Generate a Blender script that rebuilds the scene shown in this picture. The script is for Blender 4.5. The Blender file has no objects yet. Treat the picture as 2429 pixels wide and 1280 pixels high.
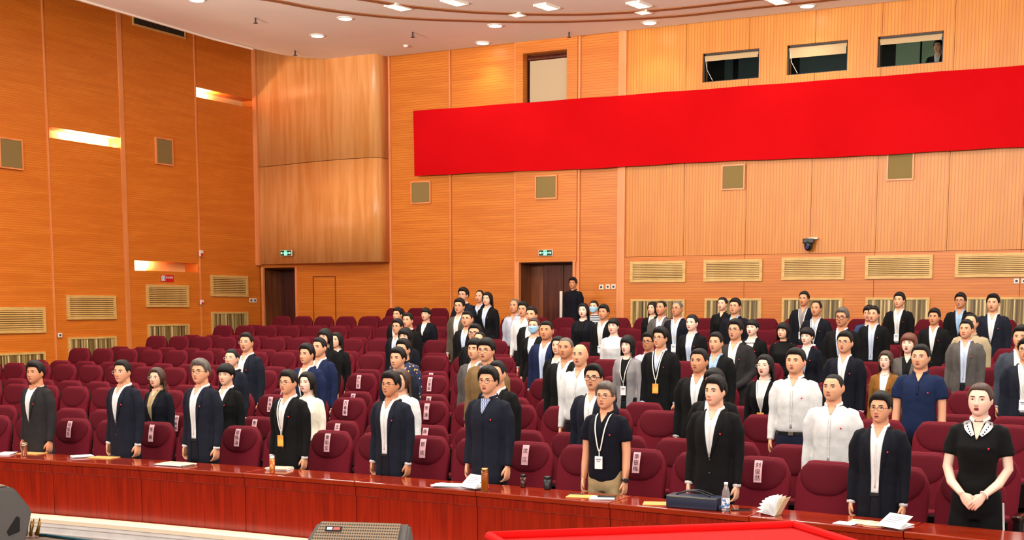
import bpy, bmesh, math, random
import numpy as np
from mathutils import Vector, Matrix, noise
from mathutils.bvhtree import BVHTree
random.seed(4)
C = bpy.context.scene.collection
PI = math.pi
# ------------------------------------------------------------------ camera
CX, FPX = 1214.5, 2968.0
TH, PH, RO = math.radians(27.617), math.radians(6.458), 0.0004
HZ = 726.1
PY = HZ + FPX * math.tan(PH)
CAM = np.array([0, 0, 2.31])
FW = np.array([-math.sin(TH)*math.cos(PH), math.cos(TH)*math.cos(PH), -math.sin(PH)])
_r = np.array([math.cos(TH), math.sin(TH), 0]); _u = np.cross(_r, FW)
RT = math.cos(RO)*_r + math.sin(RO)*_u
UP = -math.sin(RO)*_r + math.cos(RO)*_u
cam = bpy.data.cameras.new('camera'); co = bpy.data.objects.new('camera', cam); C.objects.link(co)
cam.sensor_width = 36; cam.lens = 36*FPX/2429; cam.shift_y = (PY-640)/2429; cam.clip_start = .1; cam.clip_end = 200
m = Matrix.Identity(4)
for i in range(3):
    m[i][0] = RT[i]; m[i][1] = UP[i]; m[i][2] = -FW[i]; m[i][3] = CAM[i]
co.matrix_world = m
bpy.context.scene.camera = co
# ------------------------------------------------------------------ light
sc = bpy.context.scene
sc.view_settings.view_transform = 'Standard'; sc.view_settings.look = 'None'
sc.view_settings.gamma = 1; sc.view_settings.use_curve_mapping = False
sc.view_settings.exposure = 0.26
w = bpy.data.worlds.new('world'); sc.world = w; w.use_nodes = True
w.node_tree.nodes['Background'].inputs[0].default_value = (1.0, .93, .86, 1)
w.node_tree.nodes['Background'].inputs[1].default_value = .85
def area(name, loc, target, sx, sy, power, col=(1, .94, .86)):
    l = bpy.data.lights.new(name, 'AREA'); l.shape = 'RECTANGLE'; l.size = sx; l.size_y = sy; l.energy = power; l.color = col
    o = bpy.data.objects.new(name, l); C.objects.link(o); o.location = loc
    o.rotation_euler = (Vector(target)-Vector(loc)).to_track_quat('-Z', 'Y').to_euler(); return o
area('stage_front_light', (2.5, -1.0, 5.8), (-7, 14, 1.5), 5, 1.6, 520, (1, .96, .91))
area('stage_front_light', (-9, -1.0, 6.6), (-10, 15, 2), 6, 1.6, 520, (1, .96, .91))
for x in (-14, -8, -2):
    area('ceiling_fill', (x, 9, 4.9), (x, 18, 9.6), 2.4, 1.0, 300).data.spread = math.radians(85)  # unseen fill lamps, added only to brighten the ceiling
for (x, y) in ((-13.5, 9), (-6.5, 9), (0, 9), (-13.5, 15.5), (-6.5, 15.5), (0, 15.5)):
    area('hall_ceiling_light', (x, y, 7.6), (x, y, 0), 3.2, 3.2, 360 if y < 12 else 255)
# ------------------------------------------------------------------ pixel helpers
def at(px, py, ax, v):
    d = FW + RT*(px-CX)/FPX - UP*(py-PY)/FPX
    return CAM + d*(v-CAM[ax])/d[ax]
def projx(p):
    d = np.array(p, float)-CAM; z = d@FW
    return CX+FPX*(d@RT)/z, PY-FPX*(d@UP)/z
# ------------------------------------------------------------------ materials
def lin(c):
    return tuple(((v/255)/12.92 if v/255 <= .04045 else ((v/255+.055)/1.055)**2.4) for v in c)
MATS = {}
def mat(name, rgb, rough=.6, metal=0, emit=None, es=1, spec=None, srgb=True, trans=0, alpha=None, sheen=0, coat=0):
    if name in MATS: return MATS[name]
    M = bpy.data.materials.new(name); M.use_nodes = True
    b = M.node_tree.nodes['Principled BSDF']
    c = lin(rgb) if srgb else rgb
    b.inputs['Base Color'].default_value = (*c, 1); b.inputs['Roughness'].default_value = rough; b.inputs['Metallic'].default_value = metal
    if spec is not None: b.inputs['Specular IOR Level'].default_value = spec
    if emit: b.inputs['Emission Color'].default_value = (*lin(emit), 1); b.inputs['Emission Strength'].default_value = es
    if trans: b.inputs['Transmission Weight'].default_value = trans
    if sheen: b.inputs['Sheen Weight'].default_value = sheen
    if coat: b.inputs['Coat Weight'].default_value = coat; b.inputs['Coat Roughness'].default_value = .1
    M.diffuse_color = (*c, 1)
    MATS[name] = M; return M
def nt(M): return M.node_tree.nodes, M.node_tree.links, M.node_tree.nodes['Principled BSDF']
def noise_col(M, c1, c2, scale=(1, 1, 1), ns=5, detail=3, bump=0, coord='Object', bscale=None, dist=0, lo=.35, hi=.65):
    N, L, b = nt(M)
    tc = N.new('ShaderNodeTexCoord'); mp = N.new('ShaderNodeMapping'); mp.inputs['Scale'].default_value = scale
    no = N.new('ShaderNodeTexNoise'); no.inputs['Scale'].default_value = ns; no.inputs['Detail'].default_value = detail; no.inputs['Distortion'].default_value = dist
    cr = N.new('ShaderNodeValToRGB'); cr.color_ramp.elements[0].position = lo; cr.color_ramp.elements[1].position = hi
    cr.color_ramp.elements[0].color = (*lin(c1), 1); cr.color_ramp.elements[1].color = (*lin(c2), 1)
    L.new(tc.outputs[coord], mp.inputs[0]); L.new(mp.outputs[0], no.inputs[0]); L.new(no.outputs[0], cr.inputs[0]); L.new(cr.outputs[0], b.inputs['Base Color'])
    if bump:
        bp = N.new('ShaderNodeBump'); bp.inputs['Strength'].default_value = bump; bp.inputs['Distance'].default_value = .01
        L.new(no.outputs[0], bp.inputs['Height']); L.new(bp.outputs[0], b.inputs['Normal'])
    return cr, mp
def groove_wood(name, c1, c2, cg, axis, pitch, frac=.2, scale=(.5, .5, 6), rough=.42, ns=1.6):
    M = mat(name, c1, rough)
    cr, mp = noise_col(M, c1, c2, scale, ns, 5, dist=.6)
    N, L, b = nt(M)
    tc = N.new('ShaderNodeTexCoord'); sp = N.new('ShaderNodeSeparateXYZ'); L.new(tc.outputs['Object'], sp.inputs[0])
    dv = N.new('ShaderNodeMath'); dv.operation = 'DIVIDE'; dv.inputs[1].default_value = pitch; L.new(sp.outputs[axis], dv.inputs[0])
    fr = N.new('ShaderNodeMath'); fr.operation = 'FRACT'; L.new(dv.outputs[0], fr.inputs[0])
    lt = N.new('ShaderNodeMath'); lt.operation = 'LESS_THAN'; lt.inputs[1].default_value = frac; L.new(fr.outputs[0], lt.inputs[0])
    mx = N.new('ShaderNodeMixRGB'); mx.inputs[2].default_value = (*lin(cg), 1)
    L.new(lt.outputs[0], mx.inputs[0]); L.new(cr.outputs[0], mx.inputs[1]); L.new(mx.outputs[0], b.inputs['Base Color'])
    bp = N.new('ShaderNodeBump'); bp.inputs['Strength'].default_value = .2; bp.inputs['Distance'].default_value = .003; bp.invert = True
    L.new(lt.outputs[0], bp.inputs['Height']); L.new(bp.outputs[0], b.inputs['Normal'])
    return M
W_LEFT = groove_wood('wood_left', (208, 112, 30), (222, 128, 40), (201, 105, 27), 2, .045, .25)
W_BACK = groove_wood('wood_back', (200, 111, 30), (214, 128, 40), (190, 99, 25), 2, .055, .22)
W_VERT = groove_wood('wood_vertical', (200, 122, 34), (211, 134, 41), (189, 107, 26), 0, .062, .25, (4, 1, .5))
W_PLAIN = mat('wood_plain', (220, 152, 84), .36); noise_col(W_PLAIN, (212, 138, 70), (230, 164, 100), (5, 5, .4), 1.3, 4, dist=.5)
W_TRIM = mat('wood_trim', (226, 142, 82), .4); noise_col(W_TRIM, (218, 132, 72), (232, 150, 92), (4, 4, .5), 2, 3)
W_DARK = mat('dark_mahogany', (74, 26, 14), .3, coat=.3); noise_col(W_DARK, (58, 18, 10), (92, 36, 20), (6, 6, .5), 2, 4)
W_REVEAL = mat('door_reveal_wood', (120, 62, 28), .4); noise_col(W_REVEAL, (104, 50, 20), (140, 76, 36), (4, 4, .5), 2, 4)
CHERRY = mat('red_cherry_veneer', (140, 26, 8), .25, coat=.2); noise_col(CHERRY, (122, 20, 4), (158, 34, 8), (14, 14, .4), 1.6, 7, dist=1.5, lo=.3, hi=.7)
CHERRY_T = mat('cherry_table_top', (130, 28, 12), .12, coat=.4); noise_col(CHERRY_T, (130, 32, 10), (152, 44, 16), (1, 5, 4), 2, 5)
OAK = mat('pale_oak', (214, 172, 98), .5); noise_col(OAK, (206, 162, 88), (222, 182, 110), (3, 3, 12), 2, 3)
OAK_D = mat('slot_dark', (120, 86, 36), .7)
CEIL = mat('ceiling_paint', (236, 226, 214), .8); noise_col(CEIL, (234, 224, 211), (240, 231, 220), (1, 1, 1), .5, 2)
COVE = mat('ceiling_edge_white', (245, 232, 214), .6)
BROWN = mat('ceiling_groove_brown', (150, 92, 52), .7)
SPKG = mat('speaker_grille_cloth', (136, 112, 62), .9); noise_col(SPKG, (126, 104, 56), (144, 120, 68), (1, 1, 1), 180, 1, bump=.3)
BANNER = mat('red_banner_cloth', (192, 4, 11), .95, spec=.1); noise_col(BANNER, (186, 3, 10), (197, 7, 15), (.4, .4, .4), 1.2, 3)
WHITE = mat('white_plastic', (232, 226, 214), .5)
BLACK = mat('black_plastic', (16, 16, 18), .4)
DKGREY = mat('dark_grey_metal', (52, 50, 48), .5)
CREAM = mat('cream_paint', (244, 226, 196), .6)
OFFW = mat('off_white_panel', (228, 222, 216), .6); noise_col(OFFW, (222, 215, 209), (234, 228, 222), (1, 1, 1), 6, 4)
CARPET = mat('floor_carpet', (78, 48, 36), .95); noise_col(CARPET, (66, 38, 30), (92, 58, 44), (1, 1, 1), 40, 3)
STAGE = mat('stage_floor', (82, 58, 46), .5); noise_col(STAGE, (70, 48, 38), (96, 70, 54), (6, .5, 1), 2, 3)
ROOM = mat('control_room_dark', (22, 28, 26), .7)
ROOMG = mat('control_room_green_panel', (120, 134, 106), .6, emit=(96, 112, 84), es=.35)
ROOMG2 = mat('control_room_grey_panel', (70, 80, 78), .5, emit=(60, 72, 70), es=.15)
BLIND = mat('roller_blind', (186, 158, 116), .8)
SCREEN = mat('beige_screen', (186, 164, 130), .8)
# seats
SEAT = mat('maroon_seat_fabric', (110, 8, 29), .85, sheen=.0, spec=.2); noise_col(SEAT, (92, 7, 24), (103, 9, 29), (1, 1, 1), 160, 2, bump=.15)
SEATP = mat('maroon_head_pad', (92, 6, 24), .85, sheen=.0, spec=.2); noise_col(SEATP, (80, 5, 20), (89, 7, 24), (1, 1, 1), 160, 2, bump=.15)
SEATB = mat('seat_black_shell', (20, 10, 10), .7, spec=.15)
ARMW = mat('armrest_lacquer', (36, 12, 8), .18)
PINK = mat('pink_paper', (246, 190, 196), .8)
INK = mat('black_ink', (24, 14, 16), .8)
PAPER = mat('white_paper', (240, 240, 240), .8)
KRAFT = mat('kraft_paper', (226, 160, 88), .7)
IVORY = mat('ivory_paper', (232, 214, 172), .8)
# people
SKINS = [mat('skin_light', (232, 176, 144), .5), mat('skin_medium', (222, 158, 120), .5), mat('skin_tan', (206, 138, 98), .5), mat('skin_pale', (242, 196, 172), .5)]
LIP = mat('lip', (196, 108, 92), .5); LIPR = mat('lip_red', (184, 56, 60), .4)
MOUTH = mat('mouth_dark', (70, 20, 20), .6); EYEW = mat('eye_white', (225, 215, 208), .4); EYED = mat('eye_dark', (28, 18, 14), .3); BROW = mat('eyebrow', (52, 36, 28), .8)
NOSTRIL = MOUTH
HAIRB = mat('black_hair', (16, 13, 12), .6, spec=.3); noise_col(HAIRB, (10, 8, 8), (24, 19, 17), (30, 30, 3), 6, 3, bump=.5)
HAIRN = mat('brown_hair', (58, 36, 26), .45); noise_col(HAIRN, (44, 26, 18), (80, 50, 34), (30, 30, 3), 6, 3, bump=.5)
HAIRR = mat('reddish_hair', (96, 44, 28), .45); noise_col(HAIRR, (74, 32, 20), (120, 62, 38), (30, 30, 3), 6, 3, bump=.5)
HAIRG = mat('greying_hair', (84, 76, 68), .5); noise_col(HAIRG, (56, 48, 42), (116, 106, 96), (30, 30, 3), 8, 3, bump=.5)
STUB = mat('shaved_scalp', (150, 112, 88), .7)
CL = {}
def cloth(name, rgb, rough=.85):
    if name in CL: return CL[name]
    M = mat('cloth_'+name, rgb, rough, spec=.2)
    a = tuple(max(0, int(v*.95)) for v in rgb); b_ = tuple(min(255, int(v*1.02)+1) for v in rgb)
    noise_col(M, a, b_, (1, 1, 1), 14, 3, bump=.25); CL[name] = M; return M
for n, c in dict(navy=(22, 25, 37), deepnavy=(13, 15, 25), blue=(23, 33, 66), black=(10, 10, 11), charcoal=(40, 38, 39), grey=(88, 83, 79), browngrey=(84, 76, 64), slate=(58, 64, 74),
                 olive=(122, 94, 58), camel=(134, 88, 36), beige=(172, 154, 124), lgrey=(146, 140, 142), white=(222, 220, 218), cream=(236, 226, 206), ltblue=(196, 208, 230), bluegrey=(178, 184, 198),
                 shblue=(150, 178, 208), greyshirt=(140, 132, 132), khaki=(168, 146, 106), polo=(10, 12, 24), navypolo=(20, 34, 66), trouser=(30, 34, 56), darktrouser=(22, 22, 28), jeans=(40, 56, 84), sweater=(46, 66, 104), lanyard=(226, 222, 210)).items():
    cloth(n, c)
def pattern_mat(name, kind):
    M = mat('cloth_'+name, (30, 34, 60), .85); N, L, b = nt(M)
    if kind == 'stripe':
        tc = N.new('ShaderNodeTexCoord'); sp = N.new('ShaderNodeSeparateXYZ'); L.new(tc.outputs['Object'], sp.inputs[0])
        mu = N.new('ShaderNodeMath'); mu.operation = 'MULTIPLY'; mu.inputs[1].default_value = 32; L.new(sp.outputs[2], mu.inputs[0])
        fr = N.new('ShaderNodeMath'); fr.operation = 'FRACT'; L.new(mu.outputs[0], fr.inputs[0])
        lt = N.new('ShaderNodeMath'); lt.operation = 'LESS_THAN'; lt.inputs[1].default_value = .5; L.new(fr.outputs[0], lt.inputs[0])
        mx = N.new('ShaderNodeMixRGB'); mx.inputs[1].default_value = (.8, .8, .8, 1); mx.inputs[2].default_value = (.02, .02, .025, 1); L.new(lt.outputs[0], mx.inputs[0]); L.new(mx.outputs[0], b.inputs['Base Color'])
    elif kind == 'plaid':
        tc = N.new('ShaderNodeTexCoord'); ck = N.new('ShaderNodeTexChecker'); ck.inputs['Scale'].default_value = 90
        ck.inputs['Color1'].default_value = (*lin((60, 74, 120)), 1); ck.inputs['Color2'].default_value = (*lin((176, 186, 206)), 1); L.new(tc.outputs['Object'], ck.inputs[0]); L.new(ck.outputs[0], b.inputs['Base Color'])
    else:
        vo = N.new('ShaderNodeTexVoronoi'); vo.inputs['Scale'].default_value = 26; tc = N.new('ShaderNodeTexCoord'); L.new(tc.outputs['Object'], vo.inputs[0])
        cr = N.new('ShaderNodeValToRGB'); cr.color_ramp.interpolation = 'CONSTANT'; e = cr.color_ramp.elements
        e[0].color = (*lin((222, 176, 70) if kind == 'bloom' else (226, 216, 200)), 1); e[1].position = .26 if kind == 'bloom' else .18; e[1].color = (*lin((24, 32, 70) if kind == 'bloom' else (22, 20, 24)), 1)
        L.new(vo.outputs['Distance'], cr.inputs[0]); L.new(cr.outputs[0], b.inputs['Base Color'])
    CL[name] = M
pattern_mat('striped', 'stripe'); pattern_mat('plaid', 'plaid'); pattern_mat('bloom', 'bloom'); pattern_mat('speckle', 'speckle')
# ------------------------------------------------------------------ object helpers
def tag(o, label=None, cat=None, group=None, kind=None):
    if label: o['label'] = label
    if cat: o['category'] = cat
    if group: o['group'] = group
    if kind: o['kind'] = kind
    return o
def empty(name, loc=(0, 0, 0), rz=0, label=None, cat=None, group=None):
    o = bpy.data.objects.new(name, None); C.objects.link(o); o.location = loc; o.rotation_euler = (0, 0, rz); o.empty_display_size = .1
    return tag(o, label, cat, group)
def link(name, me, parent=None, mats=None):
    o = bpy.data.objects.new(name, me); C.objects.link(o)
    if parent is not None: o.parent = parent
    if mats:
        for i, M in enumerate(mats):
            if i < len(o.material_slots):
                o.material_slots[i].link = 'OBJECT'; o.material_slots[i].material = M
    return o
def tomesh(bm, name, mats, smooth=False):
    me = bpy.data.meshes.new(name); bmesh.ops.recalc_face_normals(bm, faces=bm.faces); bm.to_mesh(me); bm.free()
    for M in (mats if isinstance(mats, (list, tuple)) else [mats]): me.materials.append(M)
    if smooth: me.polygons.foreach_set('use_smooth', [True]*len(me.polygons))
    return me
def obj(name, bm, mats, parent=None, smooth=False): return link(name, tomesh(bm, name, mats, smooth), parent)
def box(bm, x0, x1, y0, y1, z0, z1, mi=0, mx=None):
    vs = [bm.verts.new(v) for v in ((x0, y0, z0), (x1, y0, z0), (x1, y1, z0), (x0, y1, z0), (x0, y0, z1), (x1, y0, z1), (x1, y1, z1), (x0, y1, z1))]
    if mx is not None:
        for v in vs: v.co = mx @ v.co
    for f in ((0, 3, 2, 1), (4, 5, 6, 7), (0, 1, 5, 4), (1, 2, 6, 5), (2, 3, 7, 6), (3, 0, 4, 7)):
        fc = bm.faces.new([vs[i] for i in f]); fc.material_index = mi
    return vs
def bbox(x0, x1, y0, y1, z0, z1, r=.01, seg=2, mi=0, mx=None):
    bm = bmesh.new(); box(bm, x0, x1, y0, y1, z0, z1, mi)
    bmesh.ops.bevel(bm, geom=bm.edges[:], offset=r, segments=seg, affect='EDGES', profile=.6)
    if mx is not None: bmesh.ops.transform(bm, matrix=mx, verts=bm.verts)
    for f in bm.faces: f.material_index = mi
    return bm
def merge(bm, other):
    me = bpy.data.meshes.new('t'); other.to_mesh(me); other.free(); bm.from_mesh(me); bpy.data.meshes.remove(me)
def rings(bm, rs, n=24, e=2.0, mi=0, cap=True):
    """loft of horizontal rings (z, cx, cy, rx, ry)"""
    L = []
    for r in rs:
        z, cx, cy, rx, ry = r[:5]; ee = r[5] if len(r) > 5 else e
        row = []
        for i in range(n):
            a = 2*PI*i/n; s, c = math.sin(a), math.cos(a)
            x = math.copysign(abs(s)**(2/ee), s)*rx; y = -math.copysign(abs(c)**(2/ee), c)*ry
            row.append(bm.verts.new((cx+x, cy+y, z)))
        L.append(row)
    for a, b in zip(L, L[1:]):
        for i in range(n):
            f = bm.faces.new((a[i], a[(i+1) % n], b[(i+1) % n], b[i])); f.material_index = mi
    if cap:
        bm.faces.new(L[0][::-1]).material_index = mi; bm.faces.new(L[-1]).material_index = mi
    return L
def tube(bm, pts, rad, n=10, mi=0, flat=1.0, ref=(0, 1, 0), cap=True):
    pts = [Vector(p) for p in pts]; L = []
    for i, p in enumerate(pts):
        t = (pts[min(i+1, len(pts)-1)]-pts[max(i-1, 0)]).normalized()
        a = t.cross(Vector(ref)); 
        if a.length < 1e-3: a = t.cross(Vector((1, 0, 0)))
        a.normalize(); b = a.cross(t).normalized(); r = rad[i] if isinstance(rad, (list, tuple)) else rad
        L.append([bm.verts.new(p + a*math.cos(2*PI*k/n)*r + b*math.sin(2*PI*k/n)*r*flat) for k in range(n)])
    for a, b in zip(L, L[1:]):
        for k in range(n):
            f = bm.faces.new((a[k], a[(k+1) % n], b[(k+1) % n], b[k])); f.material_index = mi
    if cap:
        bm.faces.new(L[0][::-1]).material_index = mi; bm.faces.new(L[-1]).material_index = mi
def ell(bm, c, r, n=12, m=8, mi=0, mx=None):
    b2 = bmesh.new(); bmesh.ops.create_uvsphere(b2, u_segments=n, v_segments=m, radius=1)
    M = Matrix.Translation(c) @ Matrix.Diagonal((*r, 1))
    if mx is not None: M = mx @ M
    bmesh.ops.transform(b2, matrix=M, verts=b2.verts)
    for f in b2.faces: f.material_index = mi
    merge(bm, b2)
def lathe(bm, prof, c=(0, 0, 0), n=20, mi=0):
    L = [[bm.verts.new((c[0]+r*math.cos(2*PI*k/n), c[1]+r*math.sin(2*PI*k/n), c[2]+z)) for k in range(n)] for r, z in prof]
    for a, b in zip(L, L[1:]):
        for k in range(n):
            bm.faces.new((a[k], a[(k+1) % n], b[(k+1) % n], b[k])).material_index = mi
    bm.faces.new(L[0][::-1]).material_index = mi; bm.faces.new(L[-1]).material_index = mi
def evalmesh(me, mods):
    o = bpy.data.objects.new('tmp', me); C.objects.link(o)
    for t, kw in mods:
        md = o.modifiers.new(t, t)
        for k, v in kw.items(): setattr(md, k, v)
    dg = bpy.context.evaluated_depsgraph_get(); dg.update()
    r = bpy.data.meshes.new_from_object(o.evaluated_get(dg)); bpy.data.objects.remove(o); return r
# panel with rectangular holes: plane 'y' (u=x, v=z, front faces -Y) or 'x' (u=y, v=z, front faces +X)
def holed(u0, u1, v0, v1, holes, front, thick, plane):
    us = sorted({u0, u1, *[h for q in holes for h in (q[0], q[1]) if u0 < h < u1]}); vs = sorted({v0, v1, *[h for q in holes for h in (q[2], q[3]) if v0 < h < v1]})
    bm = bmesh.new(); V = {}
    def vert(u, v):
        if (u, v) not in V: V[(u, v)] = bm.verts.new((u, front, v) if plane == 'y' else (front, u, v))
        return V[(u, v)]
    fs = []
    for a, b in zip(us, us[1:]):
        for c, d in zip(vs, vs[1:]):
            mu, mv = (a+b)/2, (c+d)/2
            if any(q[0] < mu < q[1] and q[2] < mv < q[3] for q in holes): continue
            fs.append(bm.faces.new((vert(a, c), vert(b, c), vert(b, d), vert(a, d))))
    r = bmesh.ops.extrude_face_region(bm, geom=fs)
    off = Vector((0, thick, 0)) if plane == 'y' else Vector((-thick, 0, 0))
    for g in r['geom']:
        if isinstance(g, bmesh.types.BMVert): g.co += off
    return bm
def struct(name, bm, M, parent=None):
    o = obj(name, bm, M, parent)
    if parent is None: o['kind'] = 'structure'
    return o
# ================================================================== SETTING
YB, XL, ZC = 24.6, -19.85, 7.92
ROW0, DP, STEP = 10.2, .9386, .171
def frise(k): return STEP*(k//2)
# stepped floor
bm = bmesh.new()
box(bm, XL-.6, 5, 5.9, 8.95, -.55, -.3)
box(bm, XL-.6, 5, 8.95, ROW0+DP*2-.66, -.6, 0)
for j in range(1, 8):
    y0 = ROW0+DP*2*j-.66; y1 = ROW0+DP*2*(j+1)-.66 if j < 7 else YB+1.3
    box(bm, XL-.6, 5, y0, y1, -.6, STEP*j)
struct('floor', bm, CARPET)
def R_(x0, y0, x1, y1, plane, v):
    ax = 1 if plane == 'y' else 0
    a = at(x0, (y0+y1)/2, ax, v); b = at(x1, (y0+y1)/2, ax, v); t = at((x0+x1)/2, y0, ax, v); c = at((x0+x1)/2, y1, ax, v)
    i = 0 if plane == 'y' else 1
    return [a[i], b[i], c[2], t[2]]
# --- left wall
LX = XL
niches = []
for q in (((116, 303), (290, 325), (116, 328), (290, 350)), ((462, 206), (606, 238), (462, 228), (606, 260)), ((319, 619), (470, 623), (319, 643), (470, 644))):
    p = [at(*c, 0, LX) for c in q]; niches.append([p[0][1], p[1][1], (p[2][2]+p[3][2])/2, (p[0][2]+p[1][2])/2])
joints = [11.9, 13.98, 16.07, 18.13, 20.18, 22.45, YB]
wl = struct('wall_left', holed(5.0, YB+.3, -.6, 9.6, niches, LX-.05, .4, 'x'), W_LEFT)
prev = 5.0
for i, j in enumerate(joints):
    hs = [[max(n[0], prev+.02), min(n[1], j-.02), n[2], n[3]] for n in niches if n[0] < j and n[1] > prev]
    obj('wall_panel', holed(prev+.012, j-.012, -.55, 9.55, hs, LX, .045, 'x'), W_LEFT, wl)
    if i < len(joints)-1:
        bm = bmesh.new(); wd = .10 if i in (4, 2) else .03; box(bm, LX-.01, LX+.02, j-wd, j+wd*.2, -.5, 9.5); obj('joint_strip', bm, W_TRIM, wl)
    prev = j
WARM = mat('niche_lining', (255, 214, 140), .6)
LAMP = mat('niche_lamp', (255, 240, 200), .5, emit=(255, 226, 160), es=6)
for i, n in enumerate(niches):
    t = empty('wall_niche_light', (LX-.2, (n[0]+n[1])/2, n[2]), label=['lit warm horizontal slot light in left wall, longest and lowest-left of the upper ones', 'lit slot light high in left wall next to the curved panel', 'lit slot light in left wall above the red sign'][i], cat='wall light', group='slot lights in the left wall')
    a, b, c, d = n[0]-t.location.y, n[1]-t.location.y, 0, n[3]-n[2]
    bm = bmesh.new(); box(bm, -.22, -.2, a, b, c, d); box(bm, -.2, .17, a, b, c-.015, c-.001); box(bm, -.2, .17, a, b, d+.001, d+.015); box(bm, -.2, .17, a-.01, a-.001, c, d); box(bm, -.2, .17, b+.001, b+.01, c, d)
    obj('lining', bm, WARM, t)
    L0 = a + (b-a)*(.0 if i else .35); L1 = a + (b-a)*(.35 if i else 1)
    bm = bmesh.new(); box(bm, -.19, -.15, L0, L1, .005, .04); obj('lamp_tube', bm, LAMP, t)
    l = bpy.data.lights.new('niche_glow', 'AREA'); l.shape = 'RECTANGLE'; l.size = .1; l.size_y = abs(L1-L0); l.energy = 45; l.color = (1, .84, .6)
    lo = bpy.data.objects.new('niche_glow', l); C.objects.link(lo); lo.parent = t; lo.location = (-.07, (L0+L1)/2, .03); lo.rotation_euler = (PI, 0, 0)
# --- back wall
BX0, BX1 = XL, 5.0
d1 = [-19.74, -18.72, 1.0, 3.22]; d2 = [-12.68, -11.33, 1.0, 3.25]
wins = []
for q in (((1667, 131), (1801, 118), (1667, 199), (1801, 188)), ((1867, 108), (2011, 94), (1867, 180), (2011, 165)), ((2082, 86), (2238, 68), (2082, 159), (2238, 143))):
    p = [at(*c, 1, YB) for c in q]; wins.append([(p[0][0]+p[2][0])/2, (p[1][0]+p[3][0])/2, (p[2][2]+p[3][2])/2, (p[0][2]+p[1][2])/2])
zt = sum(q[3] for q in wins)/3; zb = sum(q[2] for q in wins)/3
for q in wins: q[2] = zb; q[3] = zt
p = [at(*c, 1, YB) for c in ((1245, 127), (1349, 120), (1245, 245))]
nic = [p[0][0], p[1][0], 6.3, (p[0][2]+p[1][2])/2]
holes = [d1, d2, *wins, nic]
wb = struct('wall_back', holed(BX0-.3, BX1, -.6, 9.6, holes, YB+.05, .25, 'y'), W_BACK)
secs = [(-19.85, -16.03, W_BACK), (-16.0, -14.42, W_BACK), (-14.4, -12.75, W_BACK), (-11.27, -10.33, W_BACK)]
for a, b, M in secs:
    obj('wall_panel', holed(a+.01, b-.01, -.5, 9.5, holes, YB, .045, 'y'), M, wb)
obj('wall_panel', holed(-12.74, -11.28, 3.26, 9.5, [nic], YB-.09, .135, 'y'), mat('bay_wood', (222, 146, 66), .42) if 0 else W_BACK, wb)
ZW = at(1700, 606, 1, YB)[2]
xs = [-10.2, -8.9, -7.6, -6.3, -5.05, -3.75, -2.45, -1.1, .3, 1.7, 3.1, 4.9]
for a, b in zip(xs, xs[1:]):
    hs = [[max(q[0], a+.001), min(q[1], b-.001), q[2], q[3]] for q in wins if q[0] < b and q[1] > a]
    obj('wall_panel', holed(a+.004, b-.004, ZW+.01, 9.5, hs, YB-.02, .065, 'y'), W_VERT, wb)
for a, b in zip(xs[::2], xs[2::2]+[4.9]):
    obj('wainscot_panel', holed(a+.004, b-.004, -.5, ZW, [], YB-.05, .095, 'y'), W_BACK, wb)
for x, wd in ((-16.01, .03), (-14.41, .015), (-12.75, .04), (-11.27, .04), (-10.27, .085)):
    bm = bmesh.new(); box(bm, x-wd, x+wd, YB-(.05 if wd < .05 else .07), YB+.01, 1.0, 9.5); obj('joint_strip', bm, W_TRIM, wb)
# curved panel in the corner
def curvy(z0, z1):
    bm = bmesh.new(); n = 24; A = []
    for i in range(n+1):
        t = i/n; x = XL+.02+(3.80)*t
        y = YB-.10-.42*math.sin(PI*min(1, t*.62+.0))**1.4*(1 if t < .8 else 1)
        A.append((x, y))
    F1 = [[bm.verts.new((x, y, z)) for x, y in A] for z in (z0, z1)]; F2 = [[bm.verts.new((x, YB-.04 if y < YB-.06 else y+.02, z)) for x, y in A] for z in (z0, z1)]
    for i in range(n):
        bm.faces.new((F1[0][i], F1[0][i+1], F1[1][i+1], F1[1][i])); bm.faces.new((F2[0][i], F2[0][i+1], F2[1][i+1], F2[1][i]))
        for k in (0, 1): bm.faces.new((F1[k][i], F1[k][i+1], F2[k][i+1], F2[k][i]))
    for i in (0, n): bm.faces.new((F1[0][i], F1[1][i], F2[1][i], F2[0][i]))
    return bm
zs = at(780, 383, 1, YB-.3)[2]
cvp = curvy(3.32, zs-.006); cp = obj('curved_panel', cvp, W_PLAIN, wb, True)
for pz in ((zs+.006, 9.5),): obj('curved_panel', curvy(*pz), W_PLAIN, wb, True)
for o in [o for o in wb.children if o.name.startswith('curved_panel')]:
    o.data.polygons.foreach_set('use_smooth', [abs(p_.normal.z) < .3 and p_.area > .001 for p_ in o.data.polygons])
bm = bmesh.new(); box(bm, XL, XL+.12, YB-.16, YB-.02, 3.3, 9.5); obj('joint_strip', bm, W_TRIM, wb)
# flush service door outline under curved panel
q = R_(743, 657, 797, 745, 'y', YB)
bm = bmesh.new()
for a in ((q[0], q[0]+.02, q[2]-1, q[3]), (q[1]-.02, q[1], q[2]-1, q[3]), (q[0], q[1], q[3], q[3]+.025)): box(bm, a[0], a[1], YB-.012, YB+.01, max(a[2], 1.1), a[3])
obj('service_door_outline', bm, W_REVEAL, wb)
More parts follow.
